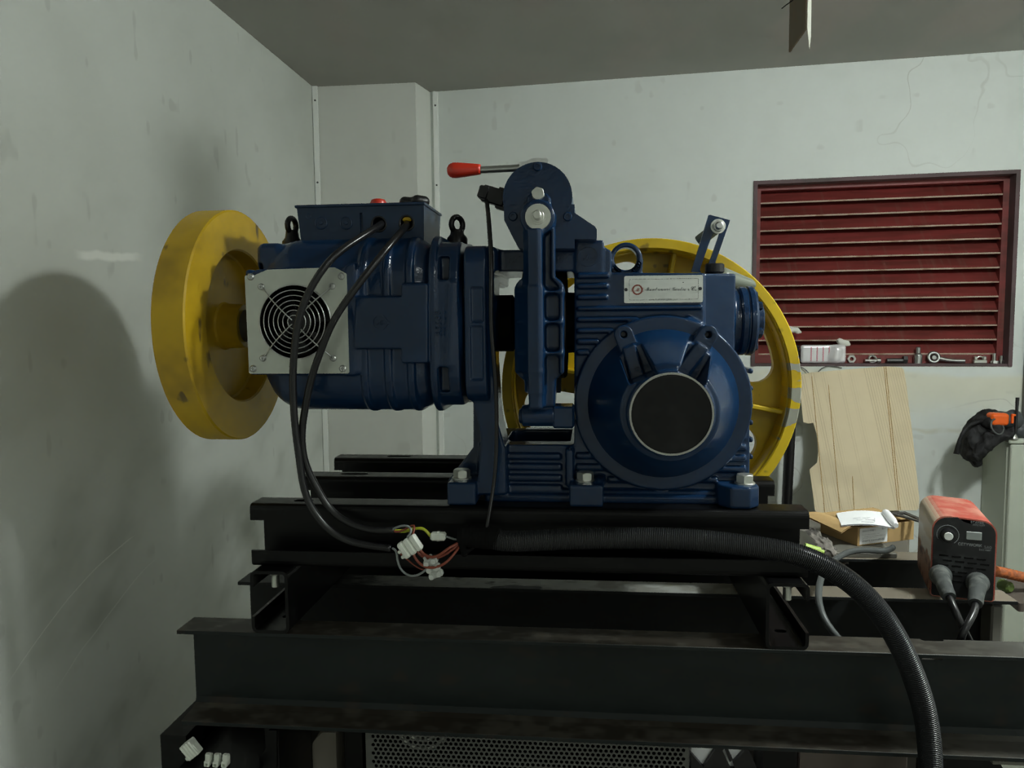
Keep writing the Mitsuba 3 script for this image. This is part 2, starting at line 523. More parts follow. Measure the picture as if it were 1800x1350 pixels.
def sheavefn(p, n, uv):
    a = fbm(p.x * 10, p.y * 10, p.z * 10, 4)
    b = fbm(p.x * 40, p.y * 40, p.z * 40, 3)
    col = mix((.54, .375, .010), (.42, .280, .010), smoothstep(.35, .7, a))
    col = mix(col, (.12, .08, .02), smoothstep(.70, .80, b) * .7 + smoothstep(.58, .8, a) * .25)
    # bare metal where the paint has flaked off the rim, low on one side
    x, z = p.x - .110, p.z + .131
    ang = dr.atan2(z, x)
    rad = dr.sqrt(x * x + z * z)
    inner = smoothstep(-.30, -.255, -dr.abs(ang + .155) - .12 + 1.1 * (fbm(p.x * 30, p.z * 55, 1.0, 3) - .5))
    return mix(col, (.25, .26, .23), inner * smoothstep(.255, .2585, rad) * .95)


M('sheave', prin(proc(sheavefn), .40, spec=.4))
M('black_paint', bump(prin(proc(lambda p, n, uv: mix((.0020, .0020, .0023), (.0042, .0042, .0042), smoothstep(.5, .8, fbm(p.x * 5, p.y * 30, p.z * 30, 3)))), .34, spec=.20), lambda p, n, uv: noise(p.x * 300, p.y * 300, p.z * 300), .00006, .0008))


def beamfn(p, n, uv):
    a = fbm(p.x * 6, p.y * 20, p.z * 16, 4)
    b = fbm(p.x * 26, p.y * 40, p.z * 40, 3)
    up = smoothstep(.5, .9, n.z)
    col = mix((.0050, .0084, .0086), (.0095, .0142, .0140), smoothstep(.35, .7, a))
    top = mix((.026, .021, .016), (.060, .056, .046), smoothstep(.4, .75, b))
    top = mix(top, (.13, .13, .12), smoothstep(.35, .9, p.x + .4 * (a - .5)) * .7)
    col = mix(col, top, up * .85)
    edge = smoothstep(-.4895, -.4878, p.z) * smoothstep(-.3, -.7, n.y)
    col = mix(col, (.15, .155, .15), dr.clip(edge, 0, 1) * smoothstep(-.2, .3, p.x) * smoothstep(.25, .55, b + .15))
    return mix(col, (.035, .018, .010), smoothstep(.60, .8, b) * .35)


M('beam', prin(proc(beamfn), proc(lambda p, n, uv: .30 + .30 * fbm(p.x * 9, p.y * 30, p.z * 30, 3)), spec=.28))


def rearbeamfn(p, n, uv):
    a = fbm(p.x * 9, p.y * 25, p.z * 20, 4)
    b = fbm(p.x * 33, p.y * 40, 3.0, 3)
    col = mix((.006, .007, .007), (.011, .0125, .0125), a)
    bare = mix((.27, .28, .265), (.19, .19, .17), smoothstep(.4, .7, b))
    bare = mix(bare, (.01, .01, .01), smoothstep(.60, .64, a))
    bare = mix(bare, (.16, .14, .11), smoothstep(.27, .36, p.x))
    return mix(col, bare, smoothstep(.6, .9, n.z) * smoothstep(-.50, -.15, p.x + .3 * (b - .5)))


M('rear_beam', prin(proc(rearbeamfn), .5, spec=.3))
M('zinc', prin((.62, .63, .58), .34, .9))
M('zinc_plate', prin(proc(lambda p, n, uv: mix((.58, .60, .54), (.44, .46, .42), fbm(p.x * 25, p.y * 9, p.z * 18, 4))), .42, .75))
M('steel', prin((.50, .51, .50), .28, .95))
M('chrome', prin((.75, .75, .74), .12, 1.0))
M('dark_steel', prin((.10, .10, .10), .4, .7))
M('alu', prin((.72, .73, .72), .3, .9))
M('black_plastic', prin((.006, .006, .007), .35, spec=.4))
M('black_matte', prin((.004, .004, .004), .75, spec=.1))
M('rubber', prin((.008, .008, .009), .28, spec=.45))
M('conduit', prin((.020, .021, .023), .28, spec=.8))
M('cap_black', prin(proc(lambda p, n, uv: mix((.006, .006, .0065), (.013, .013, .0135), smoothstep(.4, .75, fbm(p.x * 40, p.y * 40, p.z * 40, 4)))), .5, spec=.2))
M('cap_ring', prin((.36, .36, .33), .5, .3))
M('red_grip', prin((.52, .028, .012), .35, spec=.5, clearcoat=.3, clearcoat_gloss=.8))
M('white_plastic', prin((.74, .77, .70), .4))
M('clear_plastic', prin((.55, .57, .54), .25, spec=.6))
M('plate_white', prin(proc(lambda p, n, uv: mix((.66, .68, .64), (.50, .52, .48), smoothstep(.45, .8, fbm(p.x * 40, 1.0, p.z * 60, 4)) * .6)), .35, .15))
M('ink', prin((.02, .02, .022), .5))
M('ink_red', prin((.20, .045, .03), .5))
M('ink_grey', prin((.42, .43, .45), .5))
M('weld_print', prin((.19, .20, .205), .5))
M('yellow_green', prin((.42, .45, .03), .4))
M('brown_wire', prin((.20, .045, .025), .35))
M('grey_wire', prin((.20, .22, .22), .35))
M('grey_cable', prin((.065, .072, .072), .45))


def maroonfn(p, n, uv):
    a = fbm(p.x * 5, p.y * 5, p.z * 40, 3)
    b = fbm(p.x * 90, p.y * 10, p.z * 6, 2)
    col = mix((.185, .030, .028), (.120, .024, .020), smoothstep(.35, .7, a))
    return mix(col, (.17, .10, .075), smoothstep(.55, .85, b) * .3)


M('maroon', prin(proc(maroonfn), .5, spec=.4))
M('dust_edge', prin(proc(lambda p, n, uv: mix((.42, .32, .26), (.27, .16, .12), smoothstep(.45, .7, fbm(p.x * 30, p.y * 30, p.z * 60, 3)))), .9, spec=.1))
M('window_frame', prin(proc(lambda p, n, uv: mix((.105, .066, .072), (.075, .055, .055), smoothstep(.4, .7, fbm(p.x * 12, p.y * 12, p.z * 7, 3)))), .6, spec=.3))


def cardfn(p, n, uv):
    w = p.x + p.z * .115
    f = .5 + .5 * dr.sin(w * 830)
    k = noise(w * 60, 2.0, 3.0)
    a = fbm(p.x * 8, p.z * 8, 1.0, 3)
    col = mix((.74, .63, .44), (.60, .50, .33), f * smoothstep(.25, .7, k) * .8)
    return mix(col, (.57, .48, .33), smoothstep(.5, .8, a) * .5)


M('cardboard', bump(prin(proc(cardfn), .85, spec=.15), lambda p, n, uv: .5 + .5 * dr.sin((p.x + p.z * .115) * 830), .0008, .0006))
M('carton', prin(proc(lambda p, n, uv: mix((.46, .31, .145), (.37, .245, .11), fbm(p.x * 20, p.y * 20, p.z * 20, 3))), .8, spec=.2))
M('paper', prin((.80, .81, .82), .7, spec=.2))


def weldred(p, n, uv):
    a = fbm(p.x * 22, p.y * 22, p.z * 22, 4)
    b = fbm(p.x * 70, p.y * 70, p.z * 50, 3)
    side = smoothstep(-.2, -.8, n.x)
    col = mix((.36, .065, .045), (.44, .19, .14), smoothstep(.38, .62, a) * .85)
    rust = mix((.23, .12, .075), (.075, .03, .022), smoothstep(.45, .65, b))
    pale = mix(rust, (.50, .42, .31), smoothstep(-.415, -.395, p.z + .05 * (a - .5)))
    pale = mix(pale, (.62, .62, .60), smoothstep(-.43, -.42, p.z + .03 * (b - .5)) * smoothstep(-.388, -.398, p.z + .03 * (a - .5)) * .8)
    return mix(col, pale, side * .95)


M('weld_red', prin(proc(weldred), .5, spec=.4))
M('weld_panel', prin(proc(lambda p, n, uv: mix((.013, .013, .014), (.05, .055, .055), smoothstep(.55, .8, fbm(p.x * 30, p.y * 30, p.z * 40, 3)) * .5)), .4, spec=.4))
M('display', prin((.26, .28, .27), .3))
M('knob', prin((.66, .68, .64), .45))
M('plug', prin(proc(lambda p, n, uv: mix((.045, .05, .05), (.09, .095, .09), smoothstep(.4, .7, fbm(p.x * 80, p.y * 80, p.z * 40, 3)))), .6, spec=.3))
M('cabinet', prin(proc(lambda p, n, uv: mix((.50, .53, .45), (.44, .47, .40), fbm(p.x * 6, p.y * 6, p.z * 6, 3))), .5, spec=.4))
M('bag', prin(proc(lambda p, n, uv: mix((.006, .006, .0065), (.020, .020, .022), smoothstep(.4, .7, fbm(p.x * 40, p.y * 40, p.z * 40, 3)))), .65, spec=.25))
M('orange', prin((.80, .115, .008), .4))
M('orange_rope', prin(proc(lambda p, n, uv: mix((.42, .11, .03), (.28, .085, .03), smoothstep(.4, .6, noise(p.x * 160, p.y * 160, p.z * 160)))), .7))
M('tool_grey', prin((.045, .05, .055), .5))
M('foam', prin((.70, .70, .64), .9, spec=.1))
M('rag', prin(proc(lambda p, n, uv: mix((.22, .20, .18), (.06, .055, .05), smoothstep(.4, .65, fbm(p.x * 60, p.y * 60, p.z * 60, 3)))), .9))
M('green', prin((.42, .58, .12), .4))
M('green_dark', prin((.09, .14, .03), .5))
M('bare_plate', prin(proc(lambda p, n, uv: mix((.20, .195, .17), (.11, .105, .09), fbm(p.x * 25, p.y * 25, p.z * 25, 3))), .55, .3))
M('concrete', prin(proc(wall_fn((.26, .24, .205), (.16, .15, .13), (.07, .06, .05))), .9, spec=.1))
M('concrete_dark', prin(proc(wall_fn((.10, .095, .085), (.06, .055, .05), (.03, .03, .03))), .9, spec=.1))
M('mesh_grey', prin((.115, .118, .11), .5, .4))
M('tag_brown', prin(proc(lambda p, n, uv: mix((.12, .11, .08), (.14, .085, .05), fbm(p.x * 30, p.y * 30, p.z * 20, 2))), .7))
M('tag_pale', prin((.72, .72, .64), .7))  # pale colour painted in for the light on the tag edge
M('tongue', {'type': 'twosided', 'bsdf': {'type': 'principled', 'base_color': rgb(.13, .145, .115), 'roughness': .3, 'specular': .5}})
M('packet', prin((.80, .78, .80), .15, .35, clearcoat=.6, clearcoat_gloss=.9))
M('packet_stripe', prin((.55, .25, .30), .3))
M('wood_dark', prin((.075, .06, .05), .7))
scene['mat_lamp'] = {'type': 'twosided', 'bsdf': {'type': 'diffuse', 'reflectance': rgb(.8, .8, .8)}}

# ------------------------------------------------------------------ lamp (outside the frame, on the ceiling to the right)
corner = PX(549, 152, XW)
ZC = float(corner[2])                                  # ceiling height
dome = trimesh.creation.icosphere(subdivisions=3, radius=.085)
dome.apply_scale([1, 1, .55]); dome.apply_translation(LAMP)
L_ = thing('ceiling_lamp', 'round white bulkhead lamp glowing on the ceiling', 'lamp')
k_ = key(L_, 'lamp_shade')
scene[k_] = mikit.ply(dome, 'mat_lamp', True, emitter={'type': 'area', 'radiance': rgb(*LAMP_RADIANCE)})
obj('lamp_base', cyl('z', (LAMP[0], LAMP[1], 0), .10, LAMP[2] + .035, ZC - .0005, .004), 'mat_white_plastic', L_)

TL_ = thing('added_fill_tube', 'unseen fill light added as a ceiling tube behind the camera', 'lamp')
k_ = key(TL_, 'tube')
scene[k_] = mikit.ply(bar(FILL_TUBE[0], FILL_TUBE[1], .016, 20), 'mat_lamp', True, emitter={'type': 'area', 'radiance': rgb(*FILL_TUBE_RADIANCE)})
obj('batten', rbox((FILL_TUBE[0][0] - .03, FILL_TUBE[0][1] - .03, FILL_TUBE[0][2] + .020), (FILL_TUBE[0][0] + .03, FILL_TUBE[1][1] + .03, ZC - .0005), .003), 'mat_white_plastic', TL_)

# ------------------------------------------------------------------ room
XR, YF = 1.62, -1.5
a0, b0 = PZ(755, 162, ZC), PZ(1800, 88, ZC)
ub = (b0 - a0) / np.linalg.norm(b0 - a0)               # along the back wall, to the right
nb = np.array([ub[1], -ub[0], 0.0])                    # out of the wall, into the room
BW0 = a0


def BW(px, py, off=0.0):
    """The point of the back wall (off metres in front of it) that the ray meets."""
    return PN(px, py, BW0 + nb * off, nb)


def toback(m):
    """Mesh in wall coordinates (x along the wall, y out of it into the room, z up) -> world."""
    v = m.vertices
    w = BW0[None] * [1, 1, 0] + v[:, :1] * ub + v[:, 1:2] * nb + np.stack([v[:, 0] * 0, v[:, 0] * 0, v[:, 2]], 1)
    o = trimesh.Trimesh(w, m.faces, process=False)
    if o.volume < 0: o.invert()
    return o


def uz(p): return float((p - BW0) @ ub), float(p[2])


pil0, pil1 = PX(549, 152, XW), PZ(730, 145, ZC)
U_end = float((XR + .2 - BW0[0]) / ub[0])
U_start = float((XW - .3 - BW0[0]) / ub[0])
wq = [uz(BW(*q)) for q in ((1325, 318), (1793, 299), (1778, 645), (1320, 643))]
wu0, wu1 = wq[0][0], (wq[1][0] + wq[2][0]) / 2
wz0, wz1 = (wq[2][1] + wq[3][1]) / 2, (wq[0][1] + wq[1][1]) / 2
wallpoly = Polygon([(U_start, FLOOR - .1), (U_end, FLOOR - .1), (U_end, ZC + .1), (U_start, ZC + .1)]).difference(sbox(wu0, wz0, wu1, wz1))
obj('wall_back', toback(prism(wallpoly, -.22, 0, 'y')), 'mat_wall_back', smooth=False, kind='structure')
obj('wall_left', rbox((XW - .2, YF - .2, FLOOR - .1), (XW, 2.95, ZC + .1), .001), 'mat_wall_left', smooth=False, kind='structure')
obj('wall_right', rbox((XR, YF - .2, FLOOR - .1), (XR + .2, 2.75, ZC + .1), .001), 'mat_wall', smooth=False, kind='structure')
obj('wall_front', rbox((XW - .2, YF - .2, FLOOR - .1), (XR + .2, YF, ZC + .1), .001), 'mat_wall', smooth=False, kind='structure')
pw = [pil0 - [.1, -.005, 0], pil1, BW0 + ub * (float((pil1 - BW0) @ ub) + .028) - nb * .1, BW0 - ub * .6 - nb * .1]
obj('wall_pillar', prism([(q[0], q[1]) for q in pw], FLOOR - .1, ZC + .1, 'z'), 'mat_pillar', smooth=False, kind='structure')
obj('ceiling', rbox((XW - .2, YF - .2, ZC), (XR + .2, 3.0, ZC + .15), .001), 'mat_ceiling', smooth=False, kind='structure')
obj('floor', rbox((XW - .2, YF - .2, FLOOR - .1), (XR + .2, 3.0, FLOOR), .001), 'mat_floor', smooth=False, kind='structure')
# white corner strips with small fixing holes
pf = (pil1 - pil0) / np.linalg.norm(pil1 - pil0); pn = np.array([pf[1], -pf[0], 0])
for px_, c0, dr_, nn in ((552, pil0 + [.002, 0, 0], pf, pn), (757, None, ub, nb)):
    if c0 is None: c0 = BW0 + ub * (float((pil1 - BW0) @ ub) + .028)
    pts = [c0[:2] + nn[:2] * .001, c0[:2] + dr_[:2] * .017 + nn[:2] * .001, c0[:2] + dr_[:2] * .017 + nn[:2] * .007, c0[:2] + dr_[:2] * .003 + nn[:2] * .010, c0[:2] + nn[:2] * .010]
    k_ = obj('trim', prism(pts, FLOOR, ZC - .001, 'z'), 'mat_trim', smooth=False, kind='structure', label='white corner strip nailed in the ' + ('corner of the left wall' if px_ == 552 else 'corner beside the pillar'))
    for zz in (ZC - .05, ZC - .33, ZC - .62, ZC - .95):
        c = np.r_[c0[:2] + dr_[:2] * .009 + nn[:2] * .009, zz]
        obj('nail', orient(lathe([(.0035, -.002), (.0035, .001), (.002, .002)], n=10), nn, c), 'mat_dark_steel', k_)

# ---- louvred window
W_ = 'window_1'
labels[W_] = {'kind': 'structure', 'label': 'dark red louvred window set deep in the white back wall'}
_used[W_] = 1
fr = .018
JD = -.075
frame = cat([prism(sbox(wu0, wz0, wu0 + .012, wz1), JD - .05, .006), prism(sbox(wu1 - .012, wz0, wu1, wz1), JD - .05, .006),
             prism(sbox(wu0, wz1 - .012, wu1, wz1), JD - .05, .006), prism(sbox(wu0, wz0, wu1, wz0 + .008), JD - .05, .002)])
obj('frame', toback(frame), 'mat_window_frame', W_, smooth=False)
iu0, iu1, iz0, iz1 = wu0 + .012, wu1 - .012, wz0 + .008, wz1 - .012
inner = cat([prism(sbox(iu0, iz0, iu0 + .016, iz1), JD - .05, JD + .035), prism(sbox(iu1 - .018, iz0, iu1, iz1), JD - .05, JD + .035),
             prism(sbox(iu0, iz1 - .014, iu1, iz1), JD - .05, JD + .035), prism(sbox(iu0, iz0, iu1, iz0 + .030), JD - .05, JD + .030)])
obj('inner_frame', toback(inner), 'mat_maroon', W_, smooth=False)
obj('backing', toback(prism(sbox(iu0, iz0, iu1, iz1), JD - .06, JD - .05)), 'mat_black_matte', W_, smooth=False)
NS = 12
su0, su1, sz0, sz1 = iu0 + .016, iu1 - .018, iz0 + .028, iz1 - .012
pitch = (sz1 - sz0) / NS
for i in range(NS):
    zt = sz1 - i * pitch
    # blade leans outwards at its foot; its foot carries a dusty edge
    foot, head = np.array([JD + .030, zt - pitch + .002]), np.array([JD - .020, zt + .010])
    d = (foot - head) / np.linalg.norm(foot - head); n_ = np.array([-d[1], d[0]])
    q = [head - n_ * .002, foot - n_ * .002, foot + n_ * .002, head + n_ * .002]
    bl = prism([(a[0], a[1]) for a in q], su0, su1, 'x')
    kb = obj('slat', toback(bl), 'mat_maroon', W_, smooth=False)
    ed = prism([(foot[0] - .004, foot[1] - .0015), (foot[0] + .0025, foot[1] - .0015), (foot[0] + .0025, foot[1] + .0035), (foot[0] - .003, foot[1] + .0035)], su0, su1, 'x')
    obj('dusty_edge', toback(ed), 'mat_dust_edge', kb, smooth=False)

# ------------------------------------------------------------------ beams and rails
ZR = float(P(440, 886, 1.15)[2])                      # rail top
ZRB = -.388                                           # rail foot
ZB = -.488                                            # beam top
ZBB = -.645


def lipped(lip, depth, h, t, r=.007, inward=True):
    """Lipped channel outline: web at depth, lips at 0, from z 0 up to h (returns polygon in (d, z))."""
    l = LineString([tuple(q) for q in fillet([(t / 2, h - lip), (t / 2, h - t / 2), (depth - t / 2, h - t / 2), (depth - t / 2, t / 2), (t / 2, t / 2), (t / 2, lip)], r)])
    return l.buffer(t / 2, cap_style=2, join_style=1)


def slot(cx, cy, half, r, z0, z1):
    return prism(LineString([(cx - half, cy), (cx + half, cy)]).buffer(r), z0, z1, 'z')


RX0, RX1 = -.537, .321
rails = []
for i, (y, sx, lab) in enumerate(((1.15, (519, 552, 879), 'black lipped steel rail nearest the camera, under the front feet of the machine'),
                                  (1.365, (601, 648, 832.5), 'black steel rail second from the front, under the rear feet of the machine'),
                                  (1.555, (683, 724, 800.5), 'black steel rail farthest back, behind the yellow rope sheave'))):
    sec = affinity.translate(lipped(.026, .055, ZR - ZRB, .005), y, ZRB)
    m = prism(sec, RX0, RX1, 'x')
    s0, s1 = PZ(sx[0], sx[2], ZR)[0], PZ(sx[1], sx[2], ZR)[0]
    yc = y + .028
    m = cut(m, slot((s0 + s1) / 2, yc, (s1 - s0) / 2 - .007, .0075, ZR - .012, ZR + .01), slot(RX1 - .10, yc, .012, .0075, ZR - .012, ZR + .01))
    k_ = obj('steel_rail', m, 'mat_black_paint', smooth=25, label=lab, cat_='steel rail', group='black machine rails')

# lipped cross channels, one opening left, one right
for name_, x0, x1, sgn, lab, bx in (('l', -.531, -.470, 1, 'short black channel with a hanging bolt under the left ends of the rails', P(484, 1010, 1.165)[0]),
                                    ('r', .256, .318, -1, 'short black channel with a hanging bolt under the right ends of the rails', P(1384, 1024, 1.165)[0])):
    h = ZRB - ZB
    sec = lipped(.026, x1 - x0, h, .005, .008)
    if sgn > 0: sec = affinity.translate(sec, x0, ZB)
    else: sec = affinity.translate(affinity.scale(sec, -1, 1, origin=(0, 0)), x1, ZB)
    m = prism(sec, 1.128, 1.63, 'y')
    m = cut(m, slot(bx + (-.004 if sgn < 0 else .01), 1.185, .003, .006, ZB - .01, ZB + .02))
    k_ = obj('cross_channel', m, 'mat_black_paint', smooth=25, label=lab, cat_='steel channel')
    for yy in (1.165, 1.385):
        hh, _ = hexhead((bx, yy, ZRB - .0052), (0, 0, -1), .0175, .012, 0, spin=.4)
        sh = cyl('z', (bx, yy, 0), .0062, ZRB - .038, ZRB - .012, .001)
        ob = obj('bolt', cat([hh, sh]), 'mat_zinc', k_, label='zinc bolt' if yy < 1.2 else None)


def beam_u(x0, x1, y0, depth=.056, t=.006, tf=.009):
    """Channel opening towards the camera."""
    y1 = y0 + depth
    pts = [(y0, ZB), (y1, ZB), (y1, ZBB), (y0, ZBB), (y0, ZBB + tf * .7), (y1 - t - .012, ZBB + tf * 1.15), (y1 - t - .003, ZBB + tf * 1.6), (y1 - t, ZBB + tf * 2.6),
           (y1 - t, ZB - tf * 2.6), (y1 - t - .003, ZB - tf * 1.6), (y1 - t - .012, ZB - tf * 1.15), (y0, ZB - tf * .7)]
    return prism(Polygon(pts).buffer(-.0012).buffer(.0012), x0, x1, 'x')


hole_c = PZ(1640, 1126, ZB)
m = beam_u(-.656, XR - .02, 1.128)
m = cut(m, slot(hole_c[0], hole_c[1] + .004, .011, .0055, ZB - .03, ZB + .01))
obj('support_beam', m, 'mat_beam', smooth=25, label='long grey steel channel beam nearest the camera, carrying the whole frame', cat_='steel beam')
hc2 = PZ(1494, 1036, ZB)
m = beam_u(-.662, .725, 1.355)
m = cut(m, slot(hc2[0], hc2[1], .006, .008, ZB - .03, ZB + .01))
kk = obj('support_beam', m, 'mat_rear_beam', smooth=25, label='dark steel channel beam with worn grey top, carrying the red welding machine', cat_='steel beam')
obj('end_plate', rbox((.689, 1.366, ZBB), (.708, 1.404, ZB - .012), .003), 'mat_bare_plate', kk)
obj('support_beam', beam_u(-.655, .70, 1.575), 'mat_rear_beam', smooth=25, label='dark steel channel beam farthest back, under the open carton', cat_='steel beam')

# ------------------------------------------------------------------ the hoisting machine
MC = thing('traction_machine', 'big blue elevator hoisting machine with yellow flywheel and rope sheave on black rails', 'machine')
YFR, YRR = 1.205, 1.405
AX = (1.285, -.0065)                                   # motor axis (y, z)
WC = (.1108, -.1318)                                   # wheel axis (x, z)


def q2(pts, Y=YFR): return pxpoly(pts, Y)


v = Vox((-.232, 1.13, -.295), (.272, 1.46, .125), .002)
# body, head block, top beam
v.prism(q2([(1009, 428), (1061, 428), (1061, 433), (1075, 441), (1075, 479), (1238, 480), (1238, 600), (1318, 690), (1318, 868), (1009, 868)]), YFR, YRR, r=.003)
v.prism(q2([(1011, 422), (1061, 422), (1061, 480), (1011, 480)]), YFR - .002, YRR, r=.003)
v.prism(q2([(838, 439), (1012, 439), (1012, 478), (838, 478)]), YFR, YRR, r=.003)
# right column, turned slightly away
xa, xb = X_(1238, YFR, 560), X_(1293, 1.225, 560)
zt, zbm = Z_(480, YFR, 1260), Z_(720, YFR, 1260)
v.prism([(xa - .01, 1.207), (xa, 1.209), (xb, 1.228), (xb + .003, 1.36), (xb, YRR), (xa - .01, YRR)], zbm, zt, axis='z', r=.003)
v.cyl('x', (0, AX[0], AX[1]), .051, xb - .01, xb + .016, r=.004, k=.006)
# lower box with its bottom flange
v.box((X_(838, YFR), YFR, Z_(868, YFR)), (X_(1320, YFR), YRR, Z_(782, YFR)), .003)
v.box((X_(848, 1.19), 1.190, Z_(886, 1.19)), (X_(1292, 1.19), 1.42, Z_(870, 1.19)), .004, k=.007)
v.box((X_(850, 1.198), 1.198, Z_(866, 1.2)), (X_(1292, 1.198), 1.41, Z_(861, 1.2)), .002, k=.006)
# adaptor ring and leg
v.prism(list(np.array(sbox(AX[0] - .107, AX[1] - .088, AX[0] + .107, AX[1] + .089).buffer(.030, 8).exterior.coords)[:-1]), X_(817, 1.15), X_(856, 1.15), axis='x', r=.003, k=.002)
v.box((X_(856, 1.15) - .004, AX[0] - .11, AX[1] - .118), (-.140, AX[0] + .11, AX[1] + .118), .03, k=.006)
v.prism(q2([(829, 690), (846, 757), (846, 800), (840, 850), (840, 868), (892, 868), (890, 775), (873, 690), (868, 640), (868, 560), (829, 560)], 1.185), 1.172, 1.25, r=.004, k=.006)
v.prism(q2([(829, 690), (834, 702), (834, 784), (790, 842), (790, 862), (880, 862), (880, 690)], 1.24), 1.225, 1.39, r=.003, k=.004)
# feet
fz = ZR + .0003
for yy0, yy1 in ((1.158, 1.225), (1.372, 1.445)):
    v.prism([(-.221, yy0), (-.176, yy0), (-.176, yy1), (-.221, yy1)], fz, Z_(849, 1.158, 815), axis='z', r=.003)
    v.box((X_(1000, 1.158), yy0, fz), (X_(1060, 1.158), yy1, Z_(853, 1.158, 1030)), .003)
    yb, ye = (yy0, yy1) if yy0 < 1.2 else (yy1, yy0)
    sg = 1 if yb < ye else -1
    xl, xr = X_(1270, 1.158), X_(1343, 1.158)
    v.prism([(xl, yb + sg * .020), (xl + .016, yb), (xr - .016, yb), (xr, yb + sg * .016), (xr, ye), (xl, ye)], fz, Z_(857, 1.158, 1310), axis='z', r=.003)
v.box((X_(994, 1.185), 1.185, Z_(858, 1.185)), (X_(1007, 1.185), 1.24, Z_(790, 1.185)), .004, k=.005)
v.box((X_(1046, 1.17), 1.175, Z_(856, 1.17)), (X_(1064, 1.17), 1.23, Z_(843, 1.17)), .006, k=.006)
# cast ribs
for x0, x1, y0, y1 in ((1014, 1070, 480, 489), (1014, 1069, 498.5, 507.5), (1014, 1068, 518, 527), (1014, 1235, 537, 546), (1014, 1122, 557, 566), (1014, 1078, 577, 586), (1014, 1053, 596, 605), (1014, 1036, 615, 624),
                       (868, 986, 797, 807), (868, 987, 816, 826), (868, 987, 835, 845), (868, 987, 853, 861), (1012, 1066, 797, 806), (1012, 1092, 817, 827), (1068, 1137, 839, 848),
                       (1288, 1312, 762, 772), (1274, 1312, 782, 792), (1258, 1312, 801, 811), (1234, 1312, 820, 830), (1185, 1262, 839, 848)):
    a, b = P(x0, y1, 1.2), P(x1, y0, 1.2)
    v.box((a[0], 1.1985, a[2]), (b[0], 1.215, b[2]), .0025, k=.002)
a, b = P(1210, 560, 1.2), P(1236, 573, 1.2)
v.capsule((a[0], 1.204, a[2]), (b[0], 1.204, b[2]), .004, k=.002)
for py_ in (652, 682, 712, 742, 772, 802):
    c = P(1319, py_, 1.23); v.box((c[0] - .004, 1.222, c[2] - .004), (c[0] + .003, 1.38, c[2] + .004), .002, k=.002)
# front flange of the wheel housing
v.cyl('y', (WC[0], 0, WC[1]), .1352, 1.1915, 1.25, r=.003, k=.003)
# lifting lug
lz = P(1100, 456, 1.255)
v.cyl('y', (lz[0], 0, lz[2]), 28 * 1.255 / F, 1.243, 1.278, r=.004)
v.box((lz[0] - 28 * 1.255 / F, 1.243, lz[2] - .05), (lz[0] + 28 * 1.255 / F, 1.278, lz[2]), .004, k=.004)
v.cyl('y', (lz[0] - .0005, 0, lz[2] + .0005), 19.5 * 1.255 / F, 1.2, 1.32, r=0, k=.003, op='sub')
# window through both walls, slot in the sill, small recesses
v.prism(q2([(872, 478), (1008, 478), (1008, 772), (1000, 780), (891, 780), (880, 740), (875, 690), (871, 630)]), 1.15, 1.5, r=.004, k=.003, op='sub')
v.box((-.19, 1.255, -.20), (-.12, 1.5, AX[1] + .064), .003, k=.003, op='sub')
v.box((X_(886, 1.24), 1.243, Z_(815, 1.24)), (X_(1003, 1.3), 1.375, .0), .006, k=.003, op='sub')
for y0, y1 in ((505, 566), (573, 668)):
    a, b = P(828, y1, 1.147), P(848, y0, 1.147)
    v.box((a[0], 1.1, a[2]), (b[0], 1.1512, b[2]), .0015, k=.001, op='sub')
v.box((X_(975, YFR), 1.19, Z_(437, YFR)), (X_(1009, YFR), 1.36, Z_(424, YFR)), .002, k=.002, op='sub')
GB = obj('gearbox', v.mesh(), 'mat_blue', MC, smooth=True)
del v

# conical front cover with two drilled lugs and pockets
v = Vox((WC[0] - .13, 1.055, WC[1] - .13), (WC[0] + .13, 1.21, WC[1] + .13), .0016)
v.cyl('y', (WC[0], 0, WC[1]), .0685, 1.082, 1.20, r=.004, rad2=.118, k=0)
v.cyl('y', (WC[0], 0, WC[1]), .0600, 1.066, 1.14, r=.003, k=.006)
cv = np.array([WC[0], WC[1]])
for lp, tp in (((1096, 588), (1124, 655)), ((1243, 588), (1208, 655))):
    a = P(lp[0], lp[1], 1.178); b = P(tp[0], tp[1], 1.14)
    d = np.array([b[0] - a[0], b[2] - a[2]]); L = np.linalg.norm(d); d /= L; n_ = np.array([-d[1], d[0]])
    w = .0175
    A = np.array([a[0], a[2]]) + d * .018
    B = np.array([a[0], a[2]]) + d * (L + .006)
    v.prism([A - n_ * w, B - n_ * (w + .003), B + n_ * (w + .003), A + n_ * w], 1.02, 1.158, r=.002, k=.002, op='sub')
    v.prism([A - n_ * w * .55, B - n_ * w * .9, B + n_ * w * .35, A + n_ * w * .55], 1.150, 1.20, r=.002, k=.002)
    A0 = np.array([a[0], a[2]]); A1 = A0 + d * .017
    v.prism([A0 - n_ * .0142, A1 - n_ * .0142 + d * .006, A1 + n_ * .0142 + d * .006, A0 + n_ * .0142], 1.1650, 1.198, r=.0015, k=.002)
    v.cyl('y', (A0[0], 0, A0[1]), .0142, 1.1650, 1.198, r=.0015, k=0)
    v.cyl('y', (A0[0], 0, A0[1]), .0052, 1.14, 1.19, r=0, k=.001, op='sub')
c = P(1177, 798, 1.072)
v.box((c[0] - .017, 1.068, c[2] - .003), (c[0] + .017, 1.10, c[2] + .004), .001, k=.002)
obj('front_cover', v.mesh(), 'mat_blue', GB, smooth=True)
del v
obj('cover_cap', lathe([(.0548, 1.060), (.0548, 1.0636), (.053, 1.0648)][::-1] and [(.052, 1.0622), (.0545, 1.0632), (.0545, 1.072)], 'y', (WC[0], 0, WC[1]), 96), 'mat_cap_black', GB, label='round black cap')
